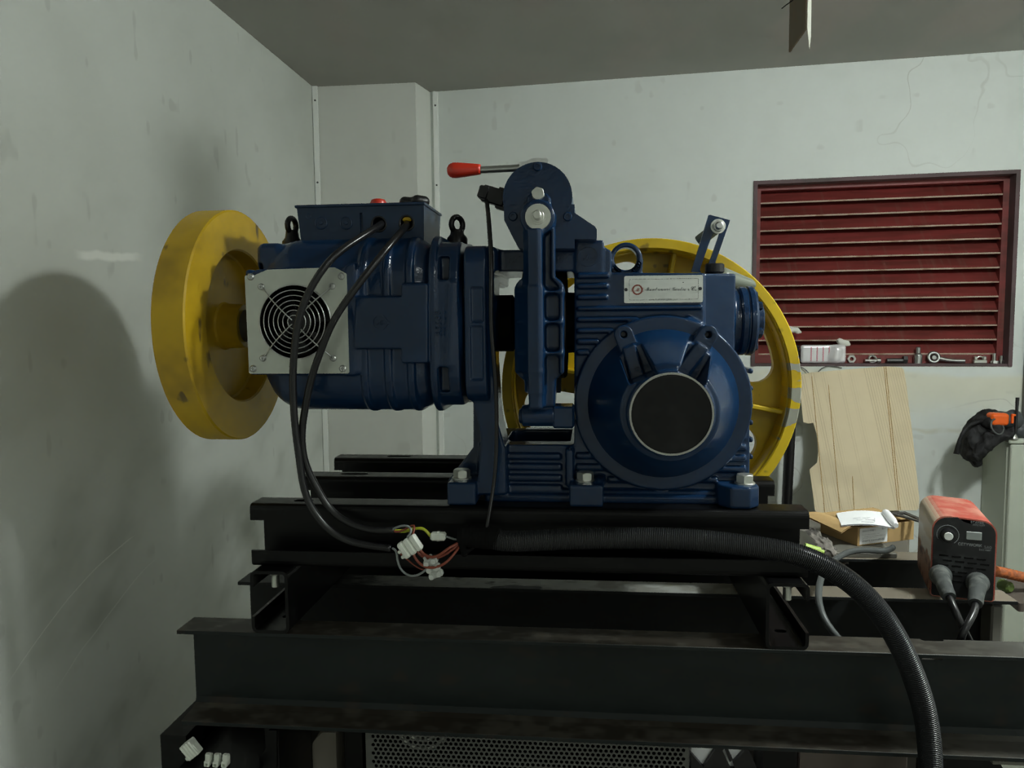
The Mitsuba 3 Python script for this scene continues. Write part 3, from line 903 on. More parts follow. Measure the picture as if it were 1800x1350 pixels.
obj('cap_ring', prism(Point(WC).buffer(.0572, 48).difference(Point(WC).buffer(.0545, 48)), 1.0615, 1.07), 'mat_cap_ring', GB, label='thin pale ring around the black cap')

# name plate
n0, n1 = P(1097, 533, 1.2030), P(1236, 483, 1.2030)
YP = 1.2030
pc = ((n0[0] + n1[0]) / 2, (n0[2] + n1[2]) / 2)
pw_, ph_ = n1[0] - n0[0], n1[2] - n0[2]
npk = obj('name_plate', prism(sbox(n0[0], n0[2], n1[0], n1[2]).buffer(-.003).buffer(.003), YP, YFR + .0005), 'mat_plate_white', GB, smooth=False, label='white enamel maker plate')


def pl(fx, fz_): return n0[0] + fx * pw_, n0[2] + fz_ * ph_


fx = lambda zx: (zx - 327) / (1585 - 327)
fzz = lambda zy: 1 - (zy - 195) / (665 - 195)
ink = []
r0, r1 = pl(fx(408), fzz(612)), pl(fx(1515), fzz(252))
outer = sbox(r0[0], r0[1], r1[0], r1[1]).buffer(-.002).buffer(.002)
line = outer.difference(outer.buffer(-.00035)).difference(sbox(pl(fx(700), 0)[0], r0[1] - .002, pl(fx(1210), 0)[0], r0[1] + .002))
ink.append(prism(line, YP - .0003, YP))
t1 = text('Montanari', .007, .0003, script=True)
c0_, c1_ = pl(fx(660), 0)[0], pl(fx(1068), 0)[0]
zt_ = pl(0, fzz(430))[1]
ink.append(on_front(t1, ((c0_ + c1_) / 2, zt_ + .0004), YP, c1_ - c0_))
c0_, c1_ = pl(fx(1098), 0)[0], pl(fx(1318), 0)[0]
ink.append(on_front(text('Giulio', .007, .0003, script=True), ((c0_ + c1_) / 2, zt_), YP, c1_ - c0_))
ink.append(on_front(text('&', .0028, .0003, bold=True), (pl(fx(1357), 0)[0], zt_ - .0014), YP))
c0_, c1_ = pl(fx(1395), 0)[0], pl(fx(1478), 0)[0]
ink.append(on_front(text('C.', .007, .0003, script=True), ((c0_ + c1_) / 2, zt_ + .0003), YP, c1_ - c0_))
c0_, c1_ = pl(fx(725), 0)[0], pl(fx(1185), 0)[0]
ink.append(on_front(text('www.montanarigiulio.com', .002, .0003), ((c0_ + c1_) / 2, r0[1] + .0001), YP, c1_ - c0_))
for fxx in (358, 1540):
    c = pl(fx(fxx), fzz(430)); ink.append(cyl('y', (c[0], 0, c[1]), .0026, YP - .001, YP, .0004, 14))
c = pl(fx(1270), fzz(320)); ink.append(prism(Point(c).buffer(.0008), YP - .0002, YP))
obj('lettering', cat(ink), 'mat_ink', GB, smooth=False, label='black script lettering and border')
lc = Point(pl(fx(541), fzz(435)))
rr_ = 85 / (1585 - 327) * pw_
logo = lc.buffer(rr_).difference(lc.buffer(rr_ * .72))
for s in (-1, 1):
    for dz in (-.28, 0, .28):
        logo = logo.union(affinity.translate(Polygon([(0, -.0006), (s * .0022, 0), (0, .0006)]), lc.x + s * rr_ * .98, lc.y + dz * rr_))
obj('plate_logo', cat([prism(logo, YP - .0003, YP), on_front(text('M', .004, .0003, script=True), (lc.x, lc.y), YP, rr_ * 1.15)]), 'mat_ink_red', GB, smooth=False, label='dark red ring emblem with a script M')

# raised casting marks: M in a ring, letters on the top beam
mb = P(1034, 450, 1.2025)
ring = Point(mb[0], mb[2]).buffer(.0158, 32).difference(Point(mb[0], mb[2]).buffer(.0138, 32))
obj('cast_emblem', cat([prism(ring, 1.2000, 1.204), on_front(text('M', .013, .0035, script=True), (mb[0], mb[2]), 1.2035, .0185)]), 'mat_blue', GB, smooth=False)
lm = P(907, 455, YFR)
obj('cast_lettering', on_front(text('MO', .009, .0022, bold=True), (lm[0], lm[2]), YFR + .0004, .024), 'mat_blue', GB, smooth=False)
lm = P(990, 452, YFR)
obj('cast_lettering', on_front(text('I', .007, .0010), (lm[0], lm[2]), YFR + .0004), 'mat_blue', GB, smooth=False)

# foot bolts, adaptor bolts, oil cap, end cover
for px_, py_, yy in ((812, 849, 1.192), (1029, 854, 1.192), (1309, 858, 1.188)):
    c = P(px_, py_, 1.158); zt_ = Z_(py_, 1.158, px_)
    x_ = PZ(px_, py_ - 4, zt_)[0]
    hh, ww = hexhead((P(px_, py_, yy)[0], yy, zt_ - .0005), (0, 0, 1), .0235, .0125, .0032, .0155, spin=.25)
    kb = obj('foot_bolt', hh, 'mat_zinc', GB, label='zinc hex bolt on the foot')
    obj('washer', ww, 'mat_zinc', GB)
for py_ in (463, 672):
    c = P(843, py_, 1.168)
    hh, _ = hexhead((c[0] - .006, 1.160, c[2]), (1, 0, 0), .016, .013, 0)
    obj('adaptor_bolt', hh, 'mat_dark_steel', GB)
oc = P(1256, 476, 1.30)
obj('oil_cap', cat([cyl('z', (oc[0], 1.30, 0), .0155, oc[2] - .004, oc[2] + .0115, .002), cyl('z', (oc[0], 1.30, 0), .009, oc[2] - .03, oc[2] - .003, .001)]), 'mat_black_plastic', GB, label='black ribbed filler cap')
xe = xb + .016
EC = obj('end_cover', lathe([(.0, xe - .004), (.053, xe - .004), (.0555, xe - .001), (.0555, xe + .006), (.0535, xe + .008), (.0535, xe + .010), (.0560, xe + .0115), (.0560, xe + .018), (.053, xe + .022), (.030, xe + .023), (.0285, xe + .034), (.026, xe + .036), (0, xe + .036)], 'x', (0, AX[0], AX[1]), 64), 'mat_blue', GB, smooth=35)
for a in range(6):
    t = math.radians(a * 60 + 25)
    hh, _ = hexhead((xe + .0215, AX[0] + .041 * math.cos(t), AX[1] + .041 * math.sin(t)), (1, 0, 0), .012, .008)
    obj('cover_bolt', hh, 'mat_blue', GB)

# ---- motor
def rrect(hy, hz, r, c=AX):
    return list(np.array(sbox(c[0] - hy + r, c[1] - hz + r, c[0] + hy - r, c[1] + hz - r).buffer(r, 8).exterior.coords)[:-1])


MX0, MX1 = X_(436, 1.14, 570), X_(811, 1.15, 570)
v = Vox((MX0 - .01, 1.125, -.165), (MX1 + .006, 1.45, .155), .002)
ho = .1365
v.box((MX0 + .004, AX[0] - ho + .002, AX[1] - ho), (MX1 - .028, AX[0] + ho, AX[1] + ho), .062, k=0)
v.cyl('x', (0, AX[0], AX[1]), .128, MX0, MX0 + .05, r=.022, k=.01)
# fan housing flat, ends
a, b = P(437, 659, 1.142), P(628, 470, 1.142)
v.box((a[0], 1.1415, a[2]), (b[0], 1.25, b[2]), .005, k=.004)
v.box((MX0 + .002, 1.17, AX[1] + .085), (MX0 + .045, 1.40, AX[1] + .130), .012, k=.006)
# cooling ribs running round the body
for px_ in (640, 682, 722, 762):
    x = X_(px_, 1.16, 480)
    v.prism(rrect(ho + .0032, ho + .0016, .064), x - .0055, x + .0055, axis='x', r=.003, k=.004)
# end shield and flange
x0, x1 = X_(757, 1.15), X_(812, 1.15)
v.prism(rrect(ho + .001, ho - .008, .060), x0, x1 - .004, axis='x', r=.004, k=.005)
v.cyl('x', (0, AX[0], AX[1]), .1315, X_(788, 1.15), x1, r=.005, k=.006)
a, b = P(785, 640, 1.144), P(798, 500, 1.144)
v.capsule((a[0] + .003, 1.150, a[2]), (b[0] - .003, 1.150, b[2]), .0075, k=.006)
# name pad with stepped outline
pad = pxpoly([(622, 521), (705, 521), (705, 498), (752, 498), (752, 638), (705, 638), (705, 613), (622, 613)], 1.139)
v.prism(pad, 1.1385, 1.20, r=.0025, k=.002)
v.prism(pxpoly([(604, 468), (624, 460), (624, 660), (604, 660)], 1.140), 1.1400, 1.2, r=.003, k=.003)
# undercuts: pockets by the end shield, air slots
for y0, y1 in ((450, 492), (645, 690)):
    a, b = P(771, y1, 1.15), P(788, y0, 1.15)
    v.box((a[0], 1.1, a[2]), (b[0], 1.172, b[2]), .003, k=.002, op='sub')
for y0, y1 in ((462, 480), (663, 676)):
    a, b = P(449, y1, 1.16), P(456, y0, 1.16)
    v.box((a[0], 1.1, a[2]), (b[0], 1.19, b[2]), .002, k=.001, op='sub')
fc = P(519.5, 566, 1.140)
v.cyl('y', (fc[0], 0, fc[2]), .0575, 1.10, 1.186, r=0, k=0, op='sub')
MO = obj('motor', v.mesh(), 'mat_blue', MC, smooth=True)
del v
# fan, with a black liner added to make the opening dark
obj('fan_dark_liner', cat([prism(Point(fc[0], fc[2]).buffer(.0572, 48).difference(Point(fc[0], fc[2]).buffer(.0564, 48)), 1.1395, 1.1855), cyl('y', (fc[0], 0, fc[2]), .0570, 1.1845, 1.1858, .0002)]), 'mat_black_matte', MO, label='black liner that darkens the fan opening')
obj('fan_rotor', cat([cyl('y', (fc[0], 0, fc[2]), .021, 1.152, 1.184, .003)] + [
    trimesh.Trimesh(np.array([[fc[0] + r * math.cos(t + dt), 1.158 + dy, fc[2] + r * math.sin(t + dt)] for r in (.02, .054) for dt, dy in ((0, .0), (.55, .016))]), [[0, 1, 3], [0, 3, 2]], process=False)
    for t in np.arange(7) * 2 * math.pi / 7]), 'mat_black_plastic', MO, smooth=False)
p0, p1 = P(437, 657, 1.139), P(609, 472, 1.139)
tl = P(437, 484, 1.139)
plate = Polygon([(p0[0] + .001, p0[2]), (p1[0], p0[2]), (p1[0], tl[2]), (P(588, 472, 1.139)[0], P(580, 470, 1.139)[2]), (P(470, 470, 1.139)[0], P(470, 474, 1.139)[2]), (P(447, 480, 1.139)[0], tl[2]), (p0[0], tl[2])]).buffer(-.003).buffer(.003)
plate = plate.difference(Point(fc[0], fc[2]).buffer(.0563, 48))
obj('fan_plate', prism(plate, 1.1385, 1.1412), 'mat_zinc_plate', MO, smooth=False, label='bare metal fan plate')
for zr in (235, 197, 160, 125, 88, 50):
    r = zr / 4.09 * 1.134 / F
    obj('guard_ring', torus((fc[0], 1.1345, fc[2]), (0, 1, 0), r, .0010, 56, 6), 'mat_steel', MO, smooth=True)
obj('guard_ring', torus((fc[0], 1.1375, fc[2]), (0, 1, 0), .0562, .0010, 64, 6), 'mat_steel', MO, smooth=True)
for zx, zy in ((160, 672), (668, 668), (172, 1185), (677, 1185)):
    c = P(420 + zx / 4.09, 340 + zy / 4.09, 1.1375)
    d = np.array([fc[0] - c[0], 0, fc[2] - c[2]]); L = np.linalg.norm(d); d /= L
    pts = [c + [0, -.0012, 0], c + d * .006 + [0, -.0012, 0], c + d * .012 + [0, -.003, 0], np.array([fc[0], 1.1328, fc[2]]) - d * .004]
    obj('guard_spoke', tube(spline(pts, 14), .0011, 8), 'mat_steel', MO, smooth=True)
    obj('screw', cut(orient(lathe([(.0052, -.0005), (.0050, .001), (.0035, .0026), (.0, .0031)], n=20), (0, -1, 0), c), rbox(c + [-.003, -.0045, -.0005], c + [.003, -.0015, .0005]), rbox(c + [-.0005, -.0045, -.003], c + [.0005, -.0015, .003])), 'mat_steel', MO)
for zx, zy in ((85, 600), (735, 595), (103, 1260), (747, 1260)):
    c = P(420 + zx / 4.09, 340 + zy / 4.09, 1.1385)
    obj('screw', cut(orient(lathe([(.0058, -.0005), (.0055, .001), (.0038, .0028), (.0, .0033)], n=20), (0, -1, 0), c), rbox(c + [-.003, -.0045, -.0006], c + [.003, -.0016, .0006]), rbox(c + [-.0006, -.0045, -.003], c + [.0006, -.0016, .003])), 'mat_steel', MO)
# cast marks on the pad and number on the end shield
c = P(668, 567, 1.138)
e1 = Point(c[0], c[2])
em = e1.buffer(.0115).difference(e1.buffer(.0102))
for s in (-1, 1): em = em.union(affinity.translate(Polygon([(0, -.004), (s * .005, 0), (0, .004)]), c[0] + s * .0108, c[2]))
obj('cast_emblem', cat([prism(em, 1.1365, 1.140), on_front(text('M', .012, .0022, script=True), (c[0], c[2]), 1.1388, .013)]), 'mat_blue', MO, smooth=False)
t = text('A9700', .0085, .0028, bold=True)
t.apply_transform(trimesh.transformations.rotation_matrix(math.pi / 2, [0, 0, 1]))
c = P(769, 568, 1.1445)
obj('cast_number', on_front(t, (c[0], c[2]), 1.1448), 'mat_blue', MO, smooth=False)

# terminal box
YT0, YT1 = 1.215, 1.350
f = [P(*q, YT0) for q in ((521.5, 363), (745, 361), (744, 424), (529, 425))]
zt_, zb_ = (f[0][2] + f[1][2]) / 2, f[3][2] - .012
ZTB = zt_
xl0, xr0, xl1, xr1 = f[0][0], f[1][0], f[3][0], f[2][0]
tbv = []
for z, a, b, e in ((zb_, xl1, xr1, .0045), (zt_, xl0, xr0, 0.0)):
    for x in (a, b):
        for y in (YT0 + e, YT1 - e): tbv.append((x, y, z))
tb = trimesh.convex.convex_hull(np.array(tbv))
glands = [P(665, 393, YT0), P(714, 391, YT0)]
tb = cut(tb, *[cyl('y', (g[0], 0, g[2]), .0125, YT0 - .02, YT0 + .035, 0.0002) for g in glands], rbox((X_(632, YT0, 390), YT0 - .01, Z_(423, YT0, 635)), (X_(637, YT0, 390), YT0 + .006, Z_(374, YT0, 635)), .0005))
obj('terminal_box', tb, 'mat_blue_flat', MO, smooth=False, label='dark blue terminal box')
obj('box_lid', rbox((xl0 - .0025, YT0 - .003, ZTB - .001), (xr0 + .0025, YT1 + .003, ZTB + .0035), .001), 'mat_blue_flat', MO, smooth=False)
for px_ in (564, 608):
    c = P(px_, 392, YT0 + .0015)
    obj('knockout', cat([torus((c[0], YT0 + .0012, c[2]), (0, 1, 0), .0095, .0012, 28, 6), cyl('y', (c[0], 0, c[2]), .003, YT0 - .0005, YT0 + .004, .0004)]), 'mat_blue_flat', MO)
c = P(542, 380, YT0 + .001)
obj('knockout', torus((c[0], YT0 + .0010, c[2]), (0, 1, 0), .004, .0010, 18, 6), 'mat_blue_flat', MO)
for g in glands:
    obj('cable_gland', torus((g[0], YT0 + .004, g[2]), (0, 1, 0), .0118, .0026, 32, 8), 'mat_black_plastic', MO, smooth=True)
obj('gasket_plate', rbox((xl1 + .03, YT0 + .02, AX[1] + .125), (xr1 - .0, YT1 - .01, zb_ + .004), .002), 'mat_black_matte', MO)
g = P(715, 384, YT0 + .006)
obj('yellow_insert', rbox(g + [-.008, 0, -.004], g + [.008, .006, .004], .002), 'mat_yellow', MO, label='yellow scrap inside the cable opening')
# eye bolts
for px_, py_, ang in ((513, 397, 78), (803.5, 395, 52)):
    c = P(px_, py_, AX[0]); t = math.radians(ang)
    axd = (math.sin(t), -math.cos(t), 0)
    c[2] = P(px_, py_, AX[0])[2]
    zb2 = AX[1] + ho - .004
    base = lathe([(.017, zb2), (.017, zb2 + .010), (.012, zb2 + .016), (.010, c[2] - .008)], 'z', (c[0], AX[0], 0), 28)
    obj('eye_bolt', cat([torus((c[0], AX[0], c[2]), axd, .0125, .0047, 36, 10), base]), 'mat_black_plastic', MO, smooth=40, label='black lifting eye')

# ---- coupling and shaft
obj('coupling', lathe([(.0, -.19), (.047, -.19), (.047, -.128), (.040, -.124), (.031, -.122), (.031, .0), (0, 0)], 'x', (0, AX[0], AX[1]), 48), 'mat_black_matte', MC, smooth=30, label='black shaft coupling')

# ---- brake
BRX = X_(948, 1.14, 560)
v = Vox((-.145, 1.085, -.185), (-.01, 1.23, .195), .0016)
bx0, bx1 = X_(906, 1.15), X_(989, 1.15)
v.prism(pxpoly([(906, 500), (912, 492), (922, 486), (922, 410), (926, 345), (932, 338), (960, 338), (968, 346), (969, 366), (976, 380), (974, 400), (974, 486), (986, 494), (990, 505), (990, 655), (977, 668), (975, 716), (930, 716), (927, 672), (914, 664), (906, 655)], 1.145), 1.148, 1.200, r=.004, k=0)
v.cyl('y', (X_(945, 1.13, 382), 0, Z_(382, 1.13, 945)), .0255, 1.125, 1.19, r=.004, k=.005)
xm, xl1_, xl2_ = X_(949, 1.118), X_(906, 1.15), X_(921, 1.14)
for xx, yy_, za, zb2_ in ((xl1_, 1.150, Z_(652, 1.15), Z_(504, 1.15)), (xl2_, 1.142, Z_(690, 1.14), Z_(402, 1.14)), (X_(931, 1.14), 1.140, Z_(716, 1.14), Z_(650, 1.14))):
    v.prism([(xm - .002, 1.116), (xm + .0035, 1.119), (xm + .005, 1.17), (xx, 1.17), (xx, yy_), (xm - .016, 1.119)], za, zb2_, axis='z', r=.002, k=.006)
v.prism(pxpoly([(969, 400), (975, 400), (975, 486), (990, 500), (990, 655), (984, 660), (984, 505), (969, 488)], 1.135), 1.132, 1.16, r=.002, k=.004)
for py_ in (513, 566, 621):
    a, b = P(949, py_ + 2, 1.128), P(987, py_ - 2, 1.128)
    v.box((a[0], 1.128, a[2]), (b[0], 1.16, b[2]), .0015, k=.010)
    a, b = P(908, py_ + 2.5, 1.140), P(940, py_ - 2.5, 1.140)
    v.prism([(a[0], 1.141), (b[0], 1.119), (b[0], 1.16), (a[0], 1.16)], a[2], b[2], axis='z', r=.0015, k=.006)
a, b = P(914, 748, 1.16), P(1000, 714, 1.16)
v.cyl('x', (0, 1.165, (a[2] + b[2]) / 2), .0165, X_(916, 1.16), X_(975, 1.16), r=.003, k=.005)
BR = obj('brake', v.mesh(), 'mat_blue', MC, smooth=True)
del v
bz = Z_(731, 1.165, 950)
obj('pivot_block', rbox((X_(971, 1.165), 1.150, Z_(751, 1.165)), (X_(1009, 1.165), 1.20, Z_(713, 1.165)), .003), 'mat_blue', BR)
obj('pivot_pin', cyl('x', (0, 1.165, bz), .0115, X_(911, 1.16), X_(1006, 1.16), .002), 'mat_blue', BR)
obj('brake_drum', lathe([(.020, -.108), (.088, -.108), (.092, -.104), (.092, -.042), (.088, -.038), (.050, -.036), (.048, .0), (.02, .0)], 'x', (0, AX[0], AX[1]), 64), 'mat_black_matte', BR, smooth=30)
obj('rear_arm', prism(pxpoly([(922, 420), (974, 420), (990, 505), (990, 655), (977, 668), (975, 716), (930, 716), (906, 655), (906, 500)], 1.145), 1.372, 1.42), 'mat_blue', BR, smooth=False)
# magnet housing: round drum with a triangular bracket
mcx, mcz = X_(945, 1.165, 347), Z_(348, 1.165, 945)
rad = 60 * 1.165 / F
house = Point(mcx, mcz).buffer(rad, 64).union(Polygon(pxpoly([(886, 360), (887, 388), (900, 414), (912, 437), (1010, 437), (1010, 360)], 1.165)))
obj('magnet_housing', prism(house, 1.160, 1.400), 'mat_blue', BR, smooth=40)
obj('magnet_bracket', prism(Polygon(pxpoly([(990, 366), (1006, 372), (1046, 399), (1049, 404), (1049, 421), (975, 421), (975, 370)], 1.168)).buffer(-.002).buffer(.002), 1.163, 1.39), 'mat_blue', BR, smooth=False)
for px_, py_ in ((945, 293), (902, 381), (998, 381)):
    c = P(px_, py_, 1.160)
    obj('housing_screw', orient(lathe([(.0068, -.001), (.0068, .003), (.0055, .005), (.003, .005), (.0028, .003), (0, .003)], n=20), (0, -1, 0), c + [0, .0005, 0]), 'mat_blue', BR)
c = P(945.5, 340, 1.140)
hh, _ = hexhead((c[0], 1.149, c[2]), (0, -1, 0), .0175, .010, 0, spin=.2)
obj('bolt', hh, 'mat_zinc', BR, label='zinc hex bolt head')
c = P(945.5, 381, 1.121)
obj('washer', lathe([(.005, -.004), (.0185, -.004), (.0187, .0), (.0175, .0012), (.0115, .0015), (.005, .0015)], 'y', (0, 0, 0), 48).copy().apply_transform(trimesh.transformations.translation_matrix([c[0], 1.1240, c[2]])), 'mat_zinc', BR, label='wide zinc washer')
hh, _ = hexhead((c[0], 1.1238, c[2]), (0, -1, 0), .018, .008, 0)
obj('nut', cat([lathe([(.0112, -.012), (.0112, -.006), (.0095, -.004), (.005, -.004)][::1], 'y', (c[0], 1.1285, c[2]), 32), hh]), 'mat_zinc', BR)
obj('stud', cyl('y', (c[0], 0, c[2]), .0062, 1.098, 1.125, .0012), 'mat_zinc', BR)
# release lever
YL = 1.285
h0, h1, h2 = P(786, 300, YL), P(845, 299, YL), P(916, 295, YL)
hd = (h2 - h0) / np.linalg.norm(h2 - h0)
k_ = obj('release_lever', bar(h1 - hd * .01, h2 + hd * .01, .0058, 20), 'mat_steel', BR, smooth=True, label='steel release lever')
Lg = np.linalg.norm(h1 - h0)
obj('handle_grip', orient(lathe([(0, 0), (.006, .0008), (.010, .004), (.0125, .010), (.0127, .016), (.0115, .028), (.0088, Lg - .004), (.0078, Lg), (0, Lg)], n=40), hd, h0), 'mat_red_grip', BR, smooth=True, label='tapered red plastic grip')
cl = Polygon(pxpoly([(914, 286), (924, 287), (936, 281), (950, 279.5), (955, 281.5), (960, 279), (964, 282), (964, 310), (914, 312)], YL)).buffer(-.0015).buffer(.0015)
obj('lever_clamp', prism(cl, YL - .012, YL + .012), 'mat_alu', BR, smooth=30, label='cast aluminium lever clamp')
# limit switch with its clip, on the left of the magnet
s0, s1 = P(893, 352, 1.24), P(853, 340, 1.24)
ang = math.atan2(s0[2] - s1[2], s0[0] - s1[0])
sw = cat([rbox((-.004, -.010, -.0135), (.034, .010, .0125), .002), rbox((-.010, -.012, -.010), (.006, .012, .010), .002), rbox((.020, -.008, .010), (.040, .008, .0155), .001), rbox((.022, -.008, -.018), (.042, .008, -.012), .001)])
sw.apply_transform(trimesh.transformations.rotation_matrix(-ang, [0, 1, 0])); sw.apply_translation(s1)
obj('limit_switch', sw, 'mat_black_plastic', BR, smooth=False, label='black switch connector')

# ---- flywheel
FX0, FX1, FR = -.652, -.598, .1965
v_pr = [(.0, FX0), (.15, FX0), (FR - .003, FX0), (FR, FX0 + .003), (FR, FX1 - .0025), (FR - .0025, FX1), (.1315, FX1), (.129, FX1 - .003), (.127, FX1 - .030), (.124, FX1 - .033), (.042, FX1 - .033), (.039, FX1 - .030), (.0375, FX1 + .004), (.036, FX1 + .005), (0, FX1 + .005)]
FW = obj('flywheel', lathe(v_pr, 'x', (0, AX[0], AX[1]), 128), 'mat_yellow', MC, smooth=30, label='thick yellow flywheel with recessed face')
obj('shaft', cyl('x', (0, AX[0], AX[1]), .028, FX1 - .01, MX0 + .02, .001), 'mat_dark_steel', FW)

# ---- rope sheave
SC = (.1100, -.1312); SR = .2785
SY0, SY1 = 1.460, 1.553
groove = []
for i in range(5):
    y0 = SY0 + .014 + i * .0145
    groove += [(SR - .004, y0), (SR - .013, y0 + .004), (SR - .013, y0 + .0075), (SR - .004, y0 + .0115)]
rimp = [(.2590, SY0 + .002), (.2610, SY0), (SR - .0015, SY0), (SR, SY0 + .0015), (SR, SY0 + .010)] + groove + [(SR, SY1 - .006), (SR - .001, SY1), (.2610, SY1), (.2560, SY1 - .01), (.2560, SY0 + .012), (.2590, SY0 + .010), (.2590, SY0 + .002)]
SHV = obj('sheave', lathe(rimp, 'y', (SC[0], 0, SC[1]), 160), 'mat_sheave', MC, smooth=30, label='large yellow rope sheave with four spokes')
web = Point(SC).buffer(.2575, 64)
spk = [math.radians(a) for a in (-11, 79, 169, 259)]
ann = Point(SC).buffer(.2445, 64).difference(Point(SC).buffer(.105, 48))
for t in spk:
    d = np.array([math.cos(t), math.sin(t)]); n_ = np.array([-d[1], d[0]]); c = np.array(SC)
    ann = ann.difference(Polygon([c - n_ * .040, c + d * .3 - n_ * .046, c + d * .3 + n_ * .046, c + n_ * .040]))
ann = ann.buffer(-.034).buffer(.034)
obj('web', prism(web.difference(ann), 1.518, 1.536), 'mat_sheave', SHV, smooth=30)
obj('hub', lathe([(.0, 1.44), (.058, 1.44), (.062, 1.445), (.075, 1.516), (.075, 1.55), (0, 1.55)], 'y', (SC[0], 0, SC[1]), 48), 'mat_sheave', SHV)
obj('wheel_shaft', cyl('y', (SC[0], 0, SC[1]), .03, 1.39, 1.60, .002), 'mat_dark_steel', SHV)
for t in spk:
    rb = rbox((.07, 1.484, -.0045), (.2585, 1.522, .0045), .002)
    rb.apply_transform(trimesh.transformations.rotation_matrix(-t, [0, 1, 0])); rb.apply_translation((SC[0], 0, SC[1]))
    obj('spoke_rib', rb, 'mat_sheave', SHV)
# outboard bearing, hidden mostly behind the sheave
ob = Polygon([(SC[0] - .07, ZR), (SC[0] + .07, ZR), (SC[0] + .045, SC[1] + .04), (SC[0] - .045, SC[1] + .04)]).buffer(-.01).buffer(.01)
obj('outboard_bearing', prism(ob, 1.562, 1.607), 'mat_blue', MC)

# ---- rope guard bar at the top right
YG = 1.345
g = [P(*q, YG) for q in ((1246, 377), (1283.5, 387), (1251, 480), (1215, 478))]
gc = [(q[0], q[2]) for q in g]
gp = Polygon(gc).buffer(-.0015).buffer(.0015)
s0, s1 = P(1261, 404, YG), P(1236, 474, YG)
gp = gp.difference(LineString([(s0[0], s0[2]), (s1[0], s1[2])]).buffer(.0054))
GK = obj('rope_guard', prism(gp, YG, YG + .006), 'mat_blue', MC, smooth=False, label='slotted blue guard bar')
c = P(1262, 398, YG)
hh, ww = hexhead((c[0], YG + .0005, c[2]), (0, -1, 0), .017, .009, .002, .0125, .2)
obj('nut', cat([hh, ww]), 'mat_zinc', GK, label='zinc nut and washer')
obj('stud', cat([cyl('y', (c[0], 0, c[2]), .0055, YG - .016, YG + .03, .001), torus((c[0], YG - .012, c[2]), (0, 1, 0), .0062, .0012, 24, 6)]), 'mat_steel', GK)
r0_, r1_ = P(1229, 424, YG + .05), P(1262, 398, YG + .03)
obj('stay_rod', tube(spline([r0_, (r0_ + r1_) / 2, r1_], 12), .0105, 18), 'mat_tongue', GK, smooth=40, label='grey rounded rod end')
t0, t1 = P(1270, 490, YG + .045), P(1327, 499, YG + .07)
tv = Vox(np.minimum(t0, t1) - .035, np.maximum(t0, t1) + .035, .0016)
tv.capsule(t0, t1 - [.012, 0, 0], .019, .010, k=0)
tv.capsule(t0 + [0, 0, .004], t1 - [.004, 0, .002], .012, .0055, k=.008)
obj('plastic_tongue', tv.mesh(), 'mat_tongue', GK, smooth=True, label='pale rounded plastic tongue')

# ------------------------------------------------------------------ power cables, switch cable, wires and terminal blocks
def pxpath(pts, Y0=None): return [P(q[0], q[1], q[2] if len(q) > 2 else Y0) for q in pts]


c1 = [(674, 390, 1.235), (655, 404, 1.185), (628, 421, 1.155), (586, 452, 1.122), (557, 489, 1.110), (535, 531, 1.107), (523, 572, 1.107), (518, 609, 1.108), (515, 658, 1.112), (516, 710, 1.115), (520, 760, 1.116),
      (527, 813, 1.116), (537, 867, 1.116), (559, 909, 1.118), (593, 941, 1.120), (633, 956, 1.122), (687, 964, 1.124)]
c2 = [(717, 389, 1.235), (704, 409, 1.185), (679, 438, 1.145), (640, 487, 1.122), (606, 533, 1.114), (581, 575, 1.112), (567, 609, 1.113), (549.6, 658, 1.116), (537, 715, 1.122), (531, 760, 1.124),
      (537, 813, 1.126), (559, 861, 1.128), (585, 899, 1.128), (623, 923, 1.128), (660, 932, 1.128), (693, 931, 1.126)]
for pts, lab in ((c1, 'thick black cable from the terminal box, passing over the middle of the fan grille'), (c2, 'thick black cable from the terminal box, passing over the right edge of the fan plate')):
    obj('power_cable', tube(spline(pxpath(pts), 110), .0055, 14), 'mat_rubber', smooth=True, label=lab, cat_='cable')
c3 = [(855, 352, 1.232), (857, 366, 1.215), (860, 400, 1.170), (863, 450, 1.150), (863, 520, 1.140), (864, 580, 1.140), (868, 630, 1.140), (872, 690, 1.145), (873, 745, 1.150), (872, 800, 1.152), (868, 850, 1.150), (862, 890, 1.138), (856, 925, 1.128), (852, 940, 1.128)]
obj('switch_cable', tube(spline(pxpath(c3), 90), np.r_[np.full(22, .0035), np.linspace(.0035, .0028, 68)], 10), 'mat_rubber', smooth=True, label='thin black cable hanging from the brake switch down to the conduit', cat_='cable')

# corrugated conduit
cpts = pxpath([(862, 946, 1.126), (893, 951, 1.124), (930, 950.5, 1.122), (1000, 947.5, 1.121), (1080, 946, 1.120), (1160, 946, 1.119), (1220, 949, 1.117), (1290, 956, 1.112), (1350, 964, 1.108), (1413, 979, 1.102), (1487, 1018, 1.095), (1533, 1060, 1.09),
               (1567, 1107, 1.086), (1593, 1157, 1.083), (1616, 1217, 1.08), (1629, 1270, 1.078), (1636, 1350, 1.075), (1638, 1450, 1.07), (1636, 1600, 1.065)])
nr = 390
dense = spline(cpts, nr * 5)
prof = np.tile([.0134, .0154, .0158, .0154, .0134], nr)
CO = obj('corrugated_conduit', tube(dense, prof, 22), 'mat_conduit', smooth=38, label='thick black corrugated conduit running along the rail and bending down to the floor side', cat_='conduit')
tp = pxpath([(806, 941, 1.125), (815, 941.5, 1.125), (830, 943, 1.126), (850, 945, 1.126), (868, 946.5, 1.126), (878, 948, 1.125)])
obj('tape_wrap', tube(spline(tp, 40), np.interp(np.linspace(0, 1, 40), [0, .1, .3, .7, 1], [.0125, .0155, .0165, .0168, .0162]) + .0004 * np.sin(np.arange(40) * 1.9), 20), 'mat_black_matte', CO, smooth=True, label='black tape around the conduit end')
